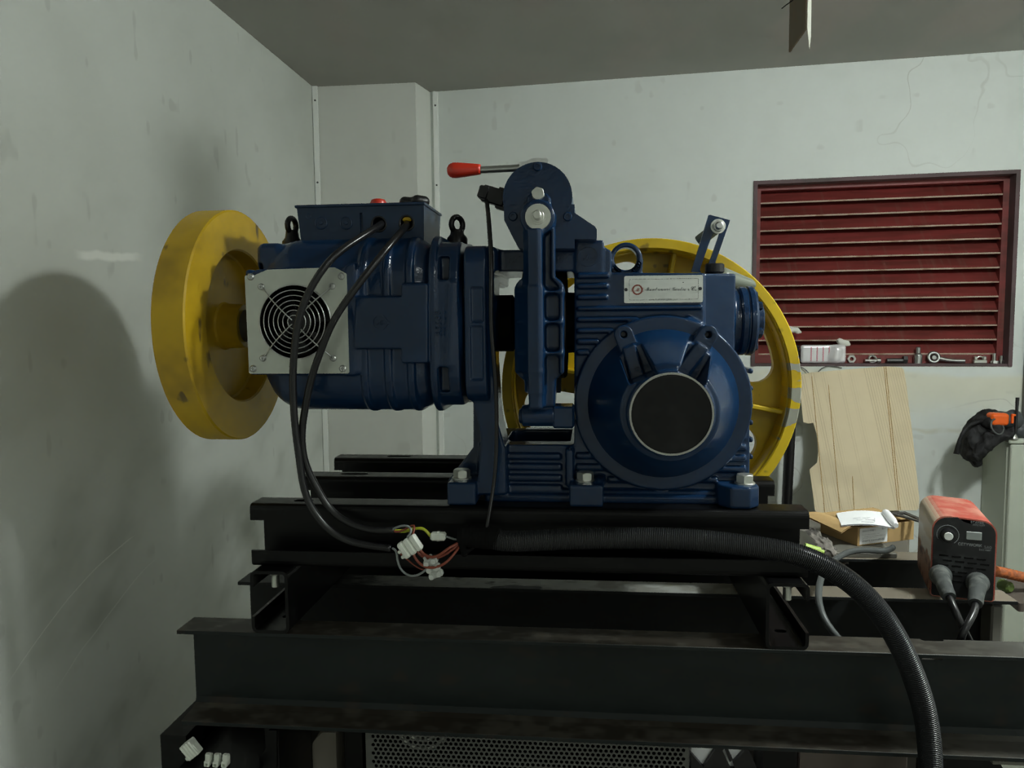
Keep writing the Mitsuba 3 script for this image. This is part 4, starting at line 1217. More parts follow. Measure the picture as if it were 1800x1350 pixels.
tf = Vox(P(800, 985, 1.12) - .03, P(830, 930, 1.12) + .03, .0016)
tf.capsule(P(812, 955, 1.118), P(816, 974, 1.122), .006, .004, k=0)
tf.capsule(P(816, 974, 1.122), P(832, 962, 1.122), .003, .003, k=.004)
obj('tape_tail', tf.mesh(), 'mat_black_matte', CO, smooth=True)


def block(name, n, px_, py_, Y, ang, mat_, label, cover=True, w=.0108, ln=.026, th=.013):
    t = thing(name, label, 'terminal block')
    c = P(px_, py_, Y)
    M4 = trimesh.transformations.rotation_matrix(-math.radians(ang), [0, 1, 0]); M4[:3, 3] = c
    for i in range(n):
        x = (i - (n - 1) / 2) * w
        b_ = rbox((x - w * .47, -th / 2, -ln / 2), (x + w * .47, th / 2, ln / 2), .0022)
        tw = cat([lathe([(.0038, -th / 2 - .005), (.0042, -th / 2 - .004), (.0042, -th / 2 + .003)], 'y', (x, 0, s * ln * .27), 14) for s in (-1, 1)]) if not cover else None
        b_ = cut(b_, *[cyl('z', (x, 0, 0), .0028, s * ln * .36, s * ln * .6, .0002, 12) for s in (-1, 1)])
        m_ = cat([b_, tw]); m_.apply_transform(M4)
        obj('pole', m_, mat_, t, smooth=30)
    web_ = rbox((-(n - 1) / 2 * w, -th * .2, -.003), ((n - 1) / 2 * w, th * .3, .003), .0005) if n > 1 else rbox((-.0075, -.002, -.002), (.0075, .002, .002), .0005)
    if n > 1:
        pegs = cat([rbox((-n / 2 * w - .005, -.003, -ln * .40 + q), (-n / 2 * w + .002, .003, -ln * .40 + q + .005), .0012) for q in (0, .009)])
        web_ = cat([web_, pegs])
    web_.apply_transform(M4)
    obj('bridge', web_, mat_, t)
    return t


block('terminal_block', 3, 721, 960, 1.105, 33, 'mat_white_plastic', 'white three-pole terminal block joining the left black cables to red-brown wires')
block('terminal_block', 1, 770.5, 942.5, 1.125, 90, 'mat_white_plastic', 'small single white terminal block on the green and yellow wire', w=.0125, ln=.023)
block('terminal_block', 3, 762, 998, 1.108, -68, 'mat_clear_plastic', 'translucent three-pole terminal block hanging lowest among the red-brown wires', cover=False, w=.0105, ln=.022, th=.010)
wires = [
    ('grey', 'thin grey wire curving from the lower black cable down to the translucent terminal block', [(690, 964, 1.118), (697, 972, 1.112), (699, 985, 1.11), (707, 1003, 1.108), (722, 1012, 1.107), (738, 1009, 1.106), (752, 998, 1.106)], 'mat_grey_wire', .0018),
    ('grey', 'thin pale grey wire arching from the upper black cable into the white terminal block', [(691, 931, 1.124), (700, 926, 1.118), (716, 925, 1.112), (722, 930, 1.108), (716, 944, 1.105)], 'mat_grey_wire', .0018),
    ('brown', 'brown wire standing up behind the white three-pole terminal block', [(692, 933, 1.124), (712, 930, 1.122), (727, 924, 1.118), (728, 930, 1.112), (724, 944, 1.106)], 'mat_brown_wire', .0016),
    ('yg', 'yellow and green wire leading to the small single terminal block', [(693, 932, 1.128), (715, 931, 1.128), (735, 929, 1.127), (748, 933, 1.126), (756, 942, 1.126), (762, 943, 1.126)], 'mat_yellow_green', .0019),
    ('yg', 'yellow wire arching above its yellow and green neighbour', [(693, 930, 1.131), (722, 932, 1.131), (741, 928, 1.131), (752, 935, 1.129), (758, 942, 1.127)], 'mat_yellow_green', .0017),
    ('grey', 'short grey wire from the small single terminal block to the taped conduit', [(781, 943, 1.125), (790, 945, 1.125), (800, 948, 1.126), (808, 946, 1.126)], 'mat_grey_wire', .0016),
    ('brown', 'red-brown wire hanging lowest in a wide loop below the white terminal block', [(726, 972, 1.104), (733, 985, 1.102), (745, 995, 1.100), (762, 997.5, 1.099), (782, 990, 1.102), (797, 975, 1.108), (806, 962, 1.118), (810, 950, 1.124)], 'mat_brown_wire', .0021),
    ('brown', 'red-brown wire in the upper loop nearest the taped conduit', [(738, 965, 1.104), (745, 974, 1.102), (758, 979, 1.102), (775, 974, 1.104), (790, 963, 1.109), (806, 954, 1.118), (811, 947, 1.124)], 'mat_brown_wire', .0022),
    ('brown', 'red-brown wire running just under the upper loop', [(733, 968, 1.108), (744, 979, 1.108), (762, 982, 1.108), (784, 974, 1.111), (799, 963, 1.116), (811, 950, 1.124)], 'mat_brown_wire', .0019),
    ('dark', 'dark red wire slanting down from the lower cable to the translucent terminal block', [(690, 965, 1.126), (708, 977, 1.122), (725, 991, 1.117), (740, 1000, 1.112), (752, 1001, 1.110)], 'mat_brown_wire', .0013),
]
for _, lab, pts, mt, r in wires:
    obj('wire', tube(spline(pxpath(pts), 40), r, 8), mt, smooth=True, label=lab, cat_='wire')

# small things lying on the terminal box
c = P(665, 354, 1.27)
t_ = thing('red_cap', 'small red plastic cap lying on top of the motor terminal box', 'cap')
obj('dome', lathe([(.0, ZTB + .0036), (.0135, ZTB + .0036), (.0135, c[2] - .002), (.011, c[2] + .0025), (.006, c[2] + .004), (0, c[2] + .0045)], 'z', (c[0], 1.27, 0), 32), 'mat_red_grip', t_, smooth=40)
obj('rim', cyl('z', (c[0], 1.27, 0), .0155, ZTB + .0036, ZTB + .0065, .0008), 'mat_red_grip', t_)
c = P(728, 352, 1.265)
lv = Vox((c[0] - .04, 1.22, ZTB), (c[0] + .04, 1.31, ZTB + .05), .0016)
zl = ZTB + .0036
lv.capsule((c[0] - .016, 1.265, zl + .0085), (c[0] + .010, 1.268, c[2] - .0045), .0085, .0085, k=0)
lv.capsule((c[0] + .006, 1.262, zl + .010), (c[0] + .016, 1.27, zl + .009), .0088, k=.005)
obj('rubber_cap', lv.mesh(), 'mat_black_plastic', smooth=True, label='black rubber cap lying on the right of the motor terminal box', cat_='cap')

# ------------------------------------------------------------------ back wall: sheet of cardboard, black post, ledge
def sheet_pts():
    q = [(262, 236), (282, 224), (330, 215), (600, 192), (850, 172), (955, 180), (972, 190), (990, 290), (1010, 460), (1032, 630), (1055, 850), (1080, 1080), (1076, 1150), (1060, 1162), (690, 1166), (410, 1186), (375, 1182), (362, 1160),
         (352, 1080), (325, 880), (350, 858), (378, 832), (385, 760), (375, 640), (350, 560), (318, 566), (282, 555), (270, 440), (258, 300)]
    return [(1340 + a / 3.913, 600 + b / 3.913) for a, b in q]


bl, br_ = BW(1432, 900, .185), BW(1612, 897, .185)
tl_ = BW(1500, 646, .012)
e1 = (br_ - bl) / np.linalg.norm(br_ - bl)
e2 = tl_ - bl; e2 = e2 - e1 * (e2 @ e1); e2 /= np.linalg.norm(e2)
nn = np.cross(e1, e2)
if nn[1] > 0: nn = -nn
pp = []
for q in sheet_pts():
    w = PN(q[0], q[1], bl, nn); pp.append(((w - bl) @ e1, (w - bl) @ e2))
sh = trimesh.creation.extrude_polygon(Polygon(pp), .004, engine='earcut')
sh.vertices = bl + sh.vertices[:, :1] * e1 + sh.vertices[:, 1:2] * e2 - sh.vertices[:, 2:] * nn
if sh.volume < 0: sh.invert()
S_ = thing('cardboard_sheet', 'tan corrugated cardboard sheet with a torn notch, leaning on the wall under the window', 'cardboard')
obj('panel', sh, 'mat_cardboard', S_, smooth=False)
for (ax_, ay_), (bx_, by_) in (((838, 175), (935, 1160)), ((850, 175), (950, 1160)), ((455, 300), (535, 1175)), ((620, 930), (632, 1165)), ((340, 240), (430, 1180))):
    wa, wb = [PN(1340 + a / 3.913, 600 + b / 3.913, bl + nn * .0004, nn) for a, b in ((ax_, ay_), (bx_, by_))]
    obj('crease', tube(np.linspace(wa, wb, 4), .0011, 6), 'mat_carton', S_)
# concrete ledge the sheet stands on
zl_ = float(min(bl[2], br_[2])) - .004
lg = BW(1470, 905, 0); lu = float((lg - BW0) @ ub)
obj('concrete_ledge', toback(rbox((lu - .02, .001, FLOOR + .001), (lu + .17, .215, zl_), .006)), 'mat_concrete', smooth=False, label='low rough concrete ledge by the back wall, under the cardboard sheet', cat_='ledge')
c = BW(1383, 885, .10); ct = BW(1392, 690, .10)
obj('black_post', cat([tube([[c[0] - .004, c[1], FLOOR + .001], c, ct], .0165, 18), cyl('z', (c[0] - .004, c[1], 0), .03, FLOOR + .001, FLOOR + .012, .002)]), 'mat_black_plastic', smooth=30, label='upright black pipe standing behind the right edge of the yellow sheave', cat_='pipe')
c = BW(1806, 680, .012)
obj('dark_pipe', cyl('z', (c[0], c[1], 0), .011, -.345, .0, .001), 'mat_dark_steel', smooth=30, label='dark pipe on the back wall at the right edge of the photo', cat_='pipe')

# ------------------------------------------------------------------ things on the window sill
SZ = wz0 + .0082


def sill(px_, off=-.035):
    p = BW(px_, 640, off); return np.array([p[0], p[1], SZ])


def wallrot(m, at):
    """Local mesh (x along the wall, y into the room, z up) -> standing at a world point."""
    v = m.vertices
    o = trimesh.Trimesh(np.asarray(at) + v[:, :1] * ub + v[:, 1:2] * nb + v[:, 2:] * [0, 0, 1], m.faces, process=False)
    if o.volume < 0: o.invert()
    return o


a, b = BW(1406, 644, -.02), BW(1487, 606, -.02)
wp, hp = float((b - a) @ ub), float(b[2] - SZ)
pv = Vox((-.02, -.03, -.01), (wp + .02, .03, hp + .02), .003)
pv.box((0, -.009, 0.0008), (wp, .009, hp), .008, k=0)
pv.capsule((wp * .75, .002, hp * .3), (wp * .8, .002, hp * .7), .016, k=.012)
PK = thing('silver_packet', 'shiny silver packet with pink stripes on the window sill beside the yellow sheave', 'packet')
at_ = np.r_[a[:2], SZ]
obj('pouch', wallrot(pv.mesh(), at_), 'mat_packet', PK, smooth=True)
for i in range(4):
    obj('stripe', wallrot(rbox((.032 + i * .019, .0085, hp * .12), (.036 + i * .019, .0098, hp * .9), .0003), at_), 'mat_packet_stripe', PK)
obj('black_clip', wallrot(cat([rbox((-.016, -.006, .006 + i * .012), (-.001, .008, .014 + i * .012), .002) for i in range(5)] + [rbox((-.012, -.004, .001), (-.004, .006, hp * .95), .002)]), at_), 'mat_black_plastic', smooth=False, label='black ribbed clip between the silver packet and the yellow sheave', cat_='clip')
for px_, py_, w, lab in ((1395, 581, .019, 'torn white foam scrap stuck on a louvre slat beside the sheave rim'), (1484, 603, .014, 'small white foam scrap stuck on the slat above the silver packet')):
    c = BW(px_, py_, -.022)
    fv = Vox(c - .06, c + .06, .003)
    fv.capsule(c - ub * w + [0, 0, .006], c + ub * w * .6, .011, .009, k=0)
    fv.capsule(c + ub * w * .3, c + ub * w * 1.1 - [0, 0, .006], .008, .005, k=.006)
    fm = fv.mesh(); fm.vertices += (meshkit.noise(fm.vertices * 90)[:, None] - .5) * .004
    obj('foam_scrap', fm, 'mat_foam', smooth=True, label=lab, cat_='foam scrap')


def hexnut(r, h): return lathe([(r * .45, 0), (r * .95, 0), (r, h * .15), (r, h * .85), (r * .92, h), (r * .45, h), (r * .45, 0)], n=6)


def lay(m, at, axis=None, lift=0.0): return wallrot(m, np.asarray(at) + [0, 0, lift])


s_ = sill(1497)
obj('hex_nut', lay(trimesh.util.concatenate([hexnut(.015, .012)]).apply_transform(trimesh.transformations.rotation_matrix(math.pi / 2, [1, 0, 0])), s_, lift=.0145), 'mat_chrome', smooth=False, label='shiny steel nut on the sill right beside the silver packet', cat_='nut')
s_ = sill(1533)
obj('shackle', lay(cat([torus((0, 0, .014), (0, 1, .3), .011, .0045, 28, 8), cyl('x', (0, 0, .009), .006, -.024, .018, .001), cyl('x', (0, 0, .009), .009, .014, .026, .001)]), s_), 'mat_chrome', smooth=30, label='shiny steel shackle on the sill, second item right of the silver packet', cat_='shackle')
s_ = sill(1578)
obj('hex_bolt', lay(cat([cyl('x', (0, 0, .009), .0075, -.035, .018, .001), lathe([(.0, .016), (.0135, .016), (.0135, .028), (0, .028)], 'x', (0, 0, .0125), 6)]), s_), 'mat_dark_steel', smooth=30, label='dark bolt lying on the window sill', cat_='bolt')
s_ = sill(1613)
obj('drive_socket', lay(cat([lathe([(.0135, 0), (.0135, .026), (.0115, .030), (.0075, .034), (.0075, .052), (.006, .054), (0, .054)], n=24), cyl('x', (.020, 0, .008), .008, -.004, .004, .001)]), s_), 'mat_steel', smooth=30, label='upright steel socket standing on the sill left of the ratchet', cat_='socket')
s_ = sill(1640)
rt = cat([torus((0, .004, .020), (0, 1, .15), .0155, .0055, 36, 10), cyl('y', (0, 0, .020), .0075, -.004, .010, .001), tube([[.016, .003, .017], [.040, .003, .011], [.066, .003, .0085], [.094, .003, .0075]], [.0075, .0065, .0058, .0072], 14)])
obj('ratchet', lay(rt, s_), 'mat_steel', smooth=30, label='steel ratchet wrench lying along the window sill', cat_='wrench')
s_ = sill(1722)
obj('wire_clamp', lay(cat([rbox((-.020, -.008, .0), (.020, .008, .012), .002), rbox((-.018, -.007, .012), (-.008, .007, .024), .002), rbox((.008, -.007, .012), (.018, .007, .024), .002), torus((0, 0, .012), (0, 1, 0), .010, .003, 24, 8)]), s_), 'mat_zinc', smooth=30, label='zinc wire rope clamp on the sill right of the ratchet', cat_='clamp')
for px_, h, lab in ((1747, .034, 'shiny bolt standing on the sill, left one of the pair in the right corner'), (1760, .026, 'shiny bolt standing on the sill in the very right corner')):
    s_ = sill(px_, -.03)
    obj('short_bolt', lay(cat([lathe([(.0, 0), (.011, 0), (.011, .009), (0, .009)], n=6), cyl('z', (0, 0, 0), .0062, .008, h, .001)]), s_), 'mat_chrome', smooth=30, label=lab, cat_='bolt')
wq_ = [BW(1406, 646, .006), BW(1418, 652, .010), BW(1430, 660, .014), BW(1440, 652, .012), BW(1450, 645, .008), BW(1480, 647, .006)]
obj('hanging_wire', tube(spline(wq_, 30), .0016, 6), 'mat_dark_steel', smooth=True, label='thin dark wire drooping from the sill under the silver packet', cat_='wire')

# ------------------------------------------------------------------ carton with leaflet, rag and small things behind the rails
zc = -.478
PLT = thing('steel_plate', 'bare grey steel plate laid over the rear beam, under the open carton', 'plate')
obj('slab', rbox((.47, 1.585, ZB + .0004), (.615, 1.90, zc - .0004), .001), 'mat_bare_plate', PLT, smooth=False)
A_, B_, C_ = PZ(1507, 960, zc), PZ(1606, 948, zc), PZ(1444, 935, zc)
ex = (B_ - A_); ex[2] = 0; WL = np.linalg.norm(ex); ex /= WL
ey = np.array([-ex[1], ex[0], 0.0]); DL = float((C_ - A_) @ ey); DL = min(max(DL, .08), .16)
HB = float(PN(1507, 927, A_, np.array([0, 1.0, 0]))[2] - zc)
CM = np.eye(4); CM[:3, 0] = ex; CM[:3, 1] = ey; CM[:3, 3] = A_


def carton(m):
    m = m.copy(); m.apply_transform(CM); return m


BXT = thing('open_carton', 'open brown carton with a white shipping label, below the cardboard sheet', 'carton')
tk = .003
obj('body', carton(cat([rbox((0, 0, 0), (WL, tk, HB), .0005), rbox((0, DL - tk, 0), (WL, DL, HB), .0005), rbox((0, tk, 0), (tk, DL - tk, HB), .0005), rbox((WL - tk, tk, 0), (WL, DL - tk, HB), .0005), rbox((tk, tk, 0), (WL - tk, DL - tk, tk), .0005)])), 'mat_carton', BXT, smooth=False)
fl = np.array([[-.055 + .02 * math.sin(t * 3.0), y, HB + .004 + .010 * math.cos(t * 3.1) - .012 * (t - .5)] for t in np.linspace(0, 1, 10) for y in (0,)])
us = np.linspace(0, 1, 12)
top = np.array([[[(.003 - .046 * s - .012 * s * u), DL * (-.02 + 1.0 * u), HB + .001 + .006 * s * (1 - s) * 2 - .010 * s * s * (1 - u) + .004 * s * u] for u in us] for s in np.linspace(0, 1, 7)])
vv = top.reshape(-1, 3)
ff = [[i * 12 + j, i * 12 + j + 1, (i + 1) * 12 + j + 1, (i + 1) * 12 + j] for i in range(6) for j in range(11)]
ff = np.array(ff); ff = np.vstack([ff[:, [0, 1, 2]], ff[:, [0, 2, 3]]])
flap = trimesh.Trimesh(np.vstack([vv, vv + [0, 0, .003]]), np.vstack([ff[:, ::-1], ff + len(vv)]), process=False)
obj('side_flap', carton(flap), 'mat_carton', BXT, smooth=False)
obj('top_flap', carton(rbox((.004, .012, HB + .001), (WL - .004, DL, HB + .004), .0008)), 'mat_carton', BXT, smooth=False)
l0, l1 = .035 * WL, .52 * WL
LB = obj('shipping_label', carton(rbox((l0, -.0006, HB * .06), (l1, 0.0002, HB * .92), .0001)), 'mat_paper', BXT, smooth=False, label='white shipping label with bar codes')
rng = np.random.default_rng(5)
ik = []
for zz, hh_, x0, x1 in ((.72, .09, .09, .55), (.55, .02, .08, .7), (.44, .02, .10, .9), (.36, .02, .08, .6), (.18, .10, .10, .90), (.74, .16, .80, .95)):
    x = x0
    while x < x1:
        w = rng.uniform(.008, .03); 
        ik.append(rbox((l0 + (l1 - l0) * x, -.0009, HB * zz), (l0 + (l1 - l0) * min(x + w, x1), -.0005, HB * (zz + hh_)), .0001)); x += w + rng.uniform(.006, .02)
obj('print', carton(cat(ik)), 'mat_ink_grey', LB, smooth=False)
zp = zc + HB + .0095
lp = [PZ(*q, zp) for q in ((1470, 902), (1556, 902), (1574, 926), (1479, 920))]
g_ = np.linspace(0, 1, 9)
pv_ = np.array([[(1 - a) * (1 - b) * lp[0] + a * (1 - b) * lp[1] + a * b * lp[2] + (1 - a) * b * lp[3] + [0, 0, .006 * math.sin(a * 3) - .004 * b] for a in g_] for b in g_]).reshape(-1, 3)
pf_ = np.array([[i * 9 + j, i * 9 + j + 1, (i + 1) * 9 + j + 1, (i + 1) * 9 + j] for i in range(8) for j in range(8)])
pf_ = np.vstack([pf_[:, [0, 1, 2]], pf_[:, [0, 2, 3]]])
LF = thing('leaflet', 'folded white instruction leaflet lying on the open carton', 'leaflet')
obj('sheet', trimesh.Trimesh(np.vstack([pv_, pv_ - [0, 0, .0025]]), np.vstack([pf_[:, ::-1], pf_ + 81]), process=False), 'mat_paper', LF, smooth=False)
obj('rolled_edge', tube(spline([PZ(1557, 902, zp + .004), PZ(1566, 912, zp + .004), PZ(1575, 924, zp + .003)], 16), [.0085] * 10 + [.008, .0075, .007, .0065, .006, .005], 14), 'mat_paper', LF, smooth=40)
dr0 = [PZ(*q, zp + .003) for q in ((1500, 913), (1540, 913), (1540, 917), (1500, 916))]
for (q0, q1) in (((1499, 911), (1512, 910)), ((1516, 910), (1530, 910)), ((1506, 914), (1516, 914)), ((1521, 913), (1537, 914)), ((1537, 911), (1538, 917)), ((1514, 917), (1535, 918))):
    obj('drawing_line', tube([PZ(*q0, zp + .0055), PZ(*q1, zp + .0055)], .0006, 5), 'mat_ink_grey', LF)
tri = Polygon([(0, 0), (.105, .018), (.112, .028), (.0, .040)]).difference(Polygon([(.012, .012), (.07, .020), (.05, .026), (.012, .028)]))
th_ = trimesh.creation.extrude_polygon(tri, .003, engine='earcut')
q0, q1 = PZ(1562, 904, zp), PZ(1600, 918, zp)
th_.apply_transform(trimesh.transformations.rotation_matrix(math.atan2(q1[1] - q0[1], q1[0] - q0[0]), [0, 0, 1])); th_.apply_translation(q0 + [0, 0, .001])
obj('metal_bracket', th_, 'mat_dark_steel', smooth=False, label='flat dark metal bracket lying behind the leaflet on the carton', cat_='bracket')

# grey rag, pale plate and green marker at the right ends of the rails
rv = Vox(P(1410, 1000, 1.62) - .05, P(1490, 930, 1.62) + .06, .003)
zrag = ZB + .001
R0, R1, R2 = P(1424, 942, 1.60), P(1450, 968, 1.60), P(1478, 985, 1.60)
rv.capsule(R0, R1, .018, .016, k=0)
rv.capsule(R1, R2, .016, .010, k=.015)
rv.capsule(P(1432, 960, 1.62), P(1455, 985, 1.60), .016, .010, k=.012)
rv.capsule(P(1466, 978, 1.59), P(1490, 975, 1.60), .008, .005, k=.008)
rm = rv.mesh(); rm.vertices += np.stack([meshkit.fbm(rm.vertices * 75, 3, s_) - .5 for s_ in (1, 2, 3)], 1) * .026
obj('rag', rm, 'mat_rag', smooth=True, label='dirty grey rag bundled on the rear beam next to the rail ends', cat_='rag')
pa = [P(*q, 1.56) for q in ((1404, 931), (1416, 934), (1455, 985), (1404, 975))]
obj('pale_angle', prism([(q[0], q[2]) for q in pa], 1.558, 1.572), 'mat_bare_plate', smooth=False, label='pale grey metal corner plate showing past the right rail end', cat_='plate')
ga, gb_ = P(1414, 961, 1.50), P(1441, 969, 1.50)
obj('green_tube', cat([tube([ga, gb_], .0075, 14), tube([gb_, gb_ + (gb_ - ga) * .25], .0045, 12)]), 'mat_green', smooth=30, label='light green marker tube lying beside the conduit at the rail end', cat_='marker')
gc_ = [(1570, 962, 1.58), (1556, 968, 1.565), (1535, 968, 1.55), (1505, 968, 1.52), (1480, 976, 1.48), (1458, 992, 1.43), (1444, 1015, 1.36), (1439, 1040, 1.30), (1441, 1065, 1.26), (1450, 1090, 1.235), (1462, 1108, 1.225), (1480, 1130, 1.22), (1505, 1160, 1.22)]
obj('grey_cable', tube(spline(pxpath(gc_), 70), .0058, 12), 'mat_grey_cable', smooth=True, label='grey cable looping from behind the carton down between the two front beams', cat_='cable')

# ------------------------------------------------------------------ welding machine
zw = ZB + .0006
A_, B_ = PZ(1634, 1047, zw), PZ(1748, 1059, zw)
ex = B_ - A_; ex[2] = 0; WW = np.linalg.norm(ex); ex /= WW
ey = np.array([-ex[1], ex[0], 0.0])
HW = float(PN(1637, 905, A_, -ey)[2] - zw)
WM = np.eye(4); WM[:3, 0] = ex; WM[:3, 1] = ey; WM[:3, 3] = A_
DW = .165


def wel(m):
    m = m.copy(); m.apply_transform(WM); return m


def outline(ins=0.0, lift=0.0, wave=True):
    r = .024
    pts = [(0, .004), (0, HW - r)]
    for t in np.linspace(math.pi, math.pi / 2, 7): pts.append((r + r * math.cos(t), HW - r + r * math.sin(t)))
    if wave:
        for x, dz in ((.40, .0015), (.5, -.006), (.60, -.009), (.70, -.006), (.80, -.002)): pts.append((WW * x, HW + dz))
    for t in np.linspace(math.pi / 2, 0, 7): pts.append((WW - r + r * math.cos(t), HW - r - .003 + r * math.sin(t)))
    pts += [(WW, .004), (WW - .004, 0), (.004, 0)]
    return Polygon(pts).buffer(0).buffer(-ins)


WE = thing('welding_machine', 'red and black portable welding machine standing on the dark beam by the grey cabinet', 'welding machine')
shell = outline(0, wave=False).difference(outline(.0025, wave=False))
obj('case', wel(prism(shell, 0, DW, 'y')), 'mat_weld_red', WE, smooth=30, label='scratched red sheet metal case')
obj('back_panel', wel(prism(outline(.003, wave=False), DW - .008, DW - .004, 'y')), 'mat_weld_panel', WE, smooth=False)
FPN = obj('front_panel', wel(prism(outline(.0026), -.002, .006, 'y')), 'mat_weld_panel', WE, smooth=False, label='black front panel with a dented top edge')


def wpt(px_, py_):
    w = PN(px_, py_, A_ + ey * -.002, -ey); return float((w - A_) @ ex), float(w[2] - zw)


u, w_ = wpt(1666, 940)
obj('knob_base', wel(lathe([(.0, -.016), (.0095, -.016), (.0112, -.012), (.0118, -.002), (0, -.002)], 'y', (u, 0, w_), 32)), 'mat_black_plastic', WE)
KN = obj('knob', wel(lathe([(.0, -.0185), (.0064, -.0185), (.0070, -.017), (.0070, -.015), (0, -.015)], 'y', (u - .001, 0, w_ + .001), 28)), 'mat_knob', WE, label='white centre of the current knob')
obj('dial_scale', wel(prism(Point(u, w_).buffer(.0172).difference(Point(u, w_).buffer(.0162)).difference(sbox(u - .03, w_ - .03, u + .01, w_ - .008)), -.0026, -.0018)), 'mat_weld_print', WE, smooth=False)
a, b = wpt(1698, 948), wpt(1726, 936)
obj('display', wel(rbox((a[0], -.0035, min(a[1], b[1])), (b[0], -.0015, max(a[1], b[1])), .0006)), 'mat_display', WE, smooth=False, label='grey digital display')


def wtext(s, px0, px1, py_, name_, **kw):
    a, b = wpt(px0, py_), wpt(px1, py_)
    m = on_front(text(s, .004, .0003, **kw), ((a[0] + b[0]) / 2, (a[1] + b[1]) / 2), -.002, b[0] - a[0])
    return m


obj('lettering', wel(cat([wtext('CITYWORK', 1684, 1726, 957.5, '', bold=True), wtext('160', 1730, 1743, 962, ''), wtext('160 AMP', 1721, 1742, 967, ''), wtext('STAYER', 1706, 1729, 918.5, '', bold=True), wtext('WELDING', 1710, 1731, 923, '')])), 'mat_weld_print', WE, smooth=False, label='grey model lettering')
for r_, row in enumerate(((1653, 976, 4), (1659, 985, 4), (1653, 993, 4), (1664, 1004, 3), (1677, 1012, 1), (1677, 1022, 1))):
    for i in range(row[2]):
        px_ = row[0] + i * 22
        a = wpt(px_ + 6, row[1] + i * 2.5)
        obj('vent_slot', wel(rbox((a[0] - .007, -.0026, a[1] - .0016), (a[0] + .007, -.0015, a[1] + .0016), .0005)), 'mat_black_matte', WE, smooth=False)
for x in (.006, WW - .02): obj('base_foot', wel(rbox((x, .02, -.0004), (x + .014, .04, .004), .001)), 'mat_rubber', WE)
for (sx, sy), path, lab in (((1653, 1012), [(1660, 1030, 1.262), (1667, 1047, 1.238), (1674, 1062, 1.222), (1684, 1085, 1.208), (1696, 1110, 1.205), (1710, 1140, 1.21), (1722, 1175, 1.215)], 'black welding cable from the left socket of the welding machine'),
                            ((1717, 1025), [(1717, 1040, 1.262), (1715, 1056, 1.238), (1714, 1068, 1.225), (1705, 1090, 1.206), (1694, 1110, 1.197), (1686, 1140, 1.20), (1682, 1175, 1.205)], 'black welding cable from the right socket of the welding machine')):
    cb = thing('welding_cable', lab, 'cable')
    uu, ww_ = wpt(sx, sy)
    s0 = A_ + ex * uu + [0, 0, ww_] - ey * .004
    pth = spline([s0] + pxpath(path), 60)
    obj('lead', tube(pth[26:], .0056, 12), 'mat_rubber', cb, smooth=True)
    sl = pth[:32]
    obj('plug_sleeve', tube(sl, np.interp(np.linspace(0, 1, 32), [0, .03, .12, .16, .2, .9, .93, 1], [.0165, .018, .018, .016, .0152, .0112, .0115, .0100]), 24), 'mat_plug', cb, smooth=35, label='dusty grey rubber plug')

# ------------------------------------------------------------------ grey cabinet with the tool bag
YC = float(BW(1721, 800)[1]) / 1.079
ce = P(1774, 773, YC)
ux = ub; uy = -nb
CBM = np.eye(4); CBM[:3, 0] = ub; CBM[:3, 1] = [-nb[0], -nb[1], 0]; CBM[:3, 2] = [0, 0, 1]; CBM[:3, 3] = [ce[0], ce[1], 0]
dcab = float((np.array([ce[0], ce[1], 0]) - BW0 * [1, 1, 0]) @ nb) - .003
CB = thing('metal_cabinet', 'pale grey metal cabinet standing against the back wall at the right edge', 'cabinet')
wcab = min(.42, (XR - .02 - ce[0]))
ztop = float(ce[2]) + .002


def cbm(m):
    m = m.copy(); m.apply_transform(CBM); return m


obj('body', cbm(rbox((0, .012, FLOOR + .001), (wcab, dcab, ztop - .0005), .003)), 'mat_cabinet', CB, smooth=False)
obj('door', cbm(rbox((.003, -.006, FLOOR + .06), (wcab - .003, .0115, ztop - .016), .003)), 'mat_cabinet', CB, smooth=False)
obj('top_rim', cbm(rbox((-.003, -.008, ztop - .013), (wcab + .003, .03, ztop), .003)), 'mat_cabinet', CB, smooth=False)
obj('handle', cbm(rbox((wcab - .05, -.022, -.85), (wcab - .03, -.006, -.72), .004)), 'mat_dark_steel', CB)

k = YC / F
bv = Vox(P(1675, 830, YC) - [0, .03, 0], P(1800, 705, YC) + [.06, .14, 0.01], .003)
PB = lambda x, y, d=0.0: P(x, y, YC + d)
bv.capsule(PB(1738, 748, .05), PB(1715, 780, .03), 26 * k, 22 * k, k=0)
bv.capsule(PB(1715, 765, .04), PB(1704, 792, .04), 20 * k, 14 * k, k=.02)
bv.capsule(PB(1712, 795, .03), PB(1718, 812, .03), 13 * k, 8 * k, k=.015)
bv.capsule(PB(1752, 748, .05), PB(1790, 758, .06), 14 * k, 9 * k, k=.015)
bv.capsule(PB(1778, 757, -.005), PB(1742, 772, -.012), 7 * k, 11 * k, k=.006)
bv.capsule(PB(1742, 772, -.012), PB(1714, 803, -.008), 11 * k, 8 * k, k=.008)
bv.capsule(PB(1742, 745, .0), PB(1762, 758, .0), 9 * k, 7 * k, k=.006)
bm = bv.mesh(); bm.vertices += np.stack([meshkit.fbm(bm.vertices * [34, 34, 18], 3, q) - .5 for q in (1, 2, 3)], 1) * .030
BG = thing('tool_bag', 'black nylon bag slumped over the left edge of the grey cabinet', 'bag')
obj('sack', bm, 'mat_bag', BG, smooth=True)
obj('strap', tube(spline([PB(1745, 738, .02), PB(1722, 741, .01), PB(1702, 750, .005), PB(1690, 766, .003), PB(1684, 785, .003), PB(1681, 798, .003)], 30), np.r_[np.full(22, .0055), np.linspace(.006, .0085, 8)], 10), 'mat_bag', BG, smooth=True)
obj('zip_edge', torus(PB(1753, 750, -.016), (.45, -1, .4), 13 * k, .0028, 30, 8), 'mat_grey_cable', BG, smooth=True)
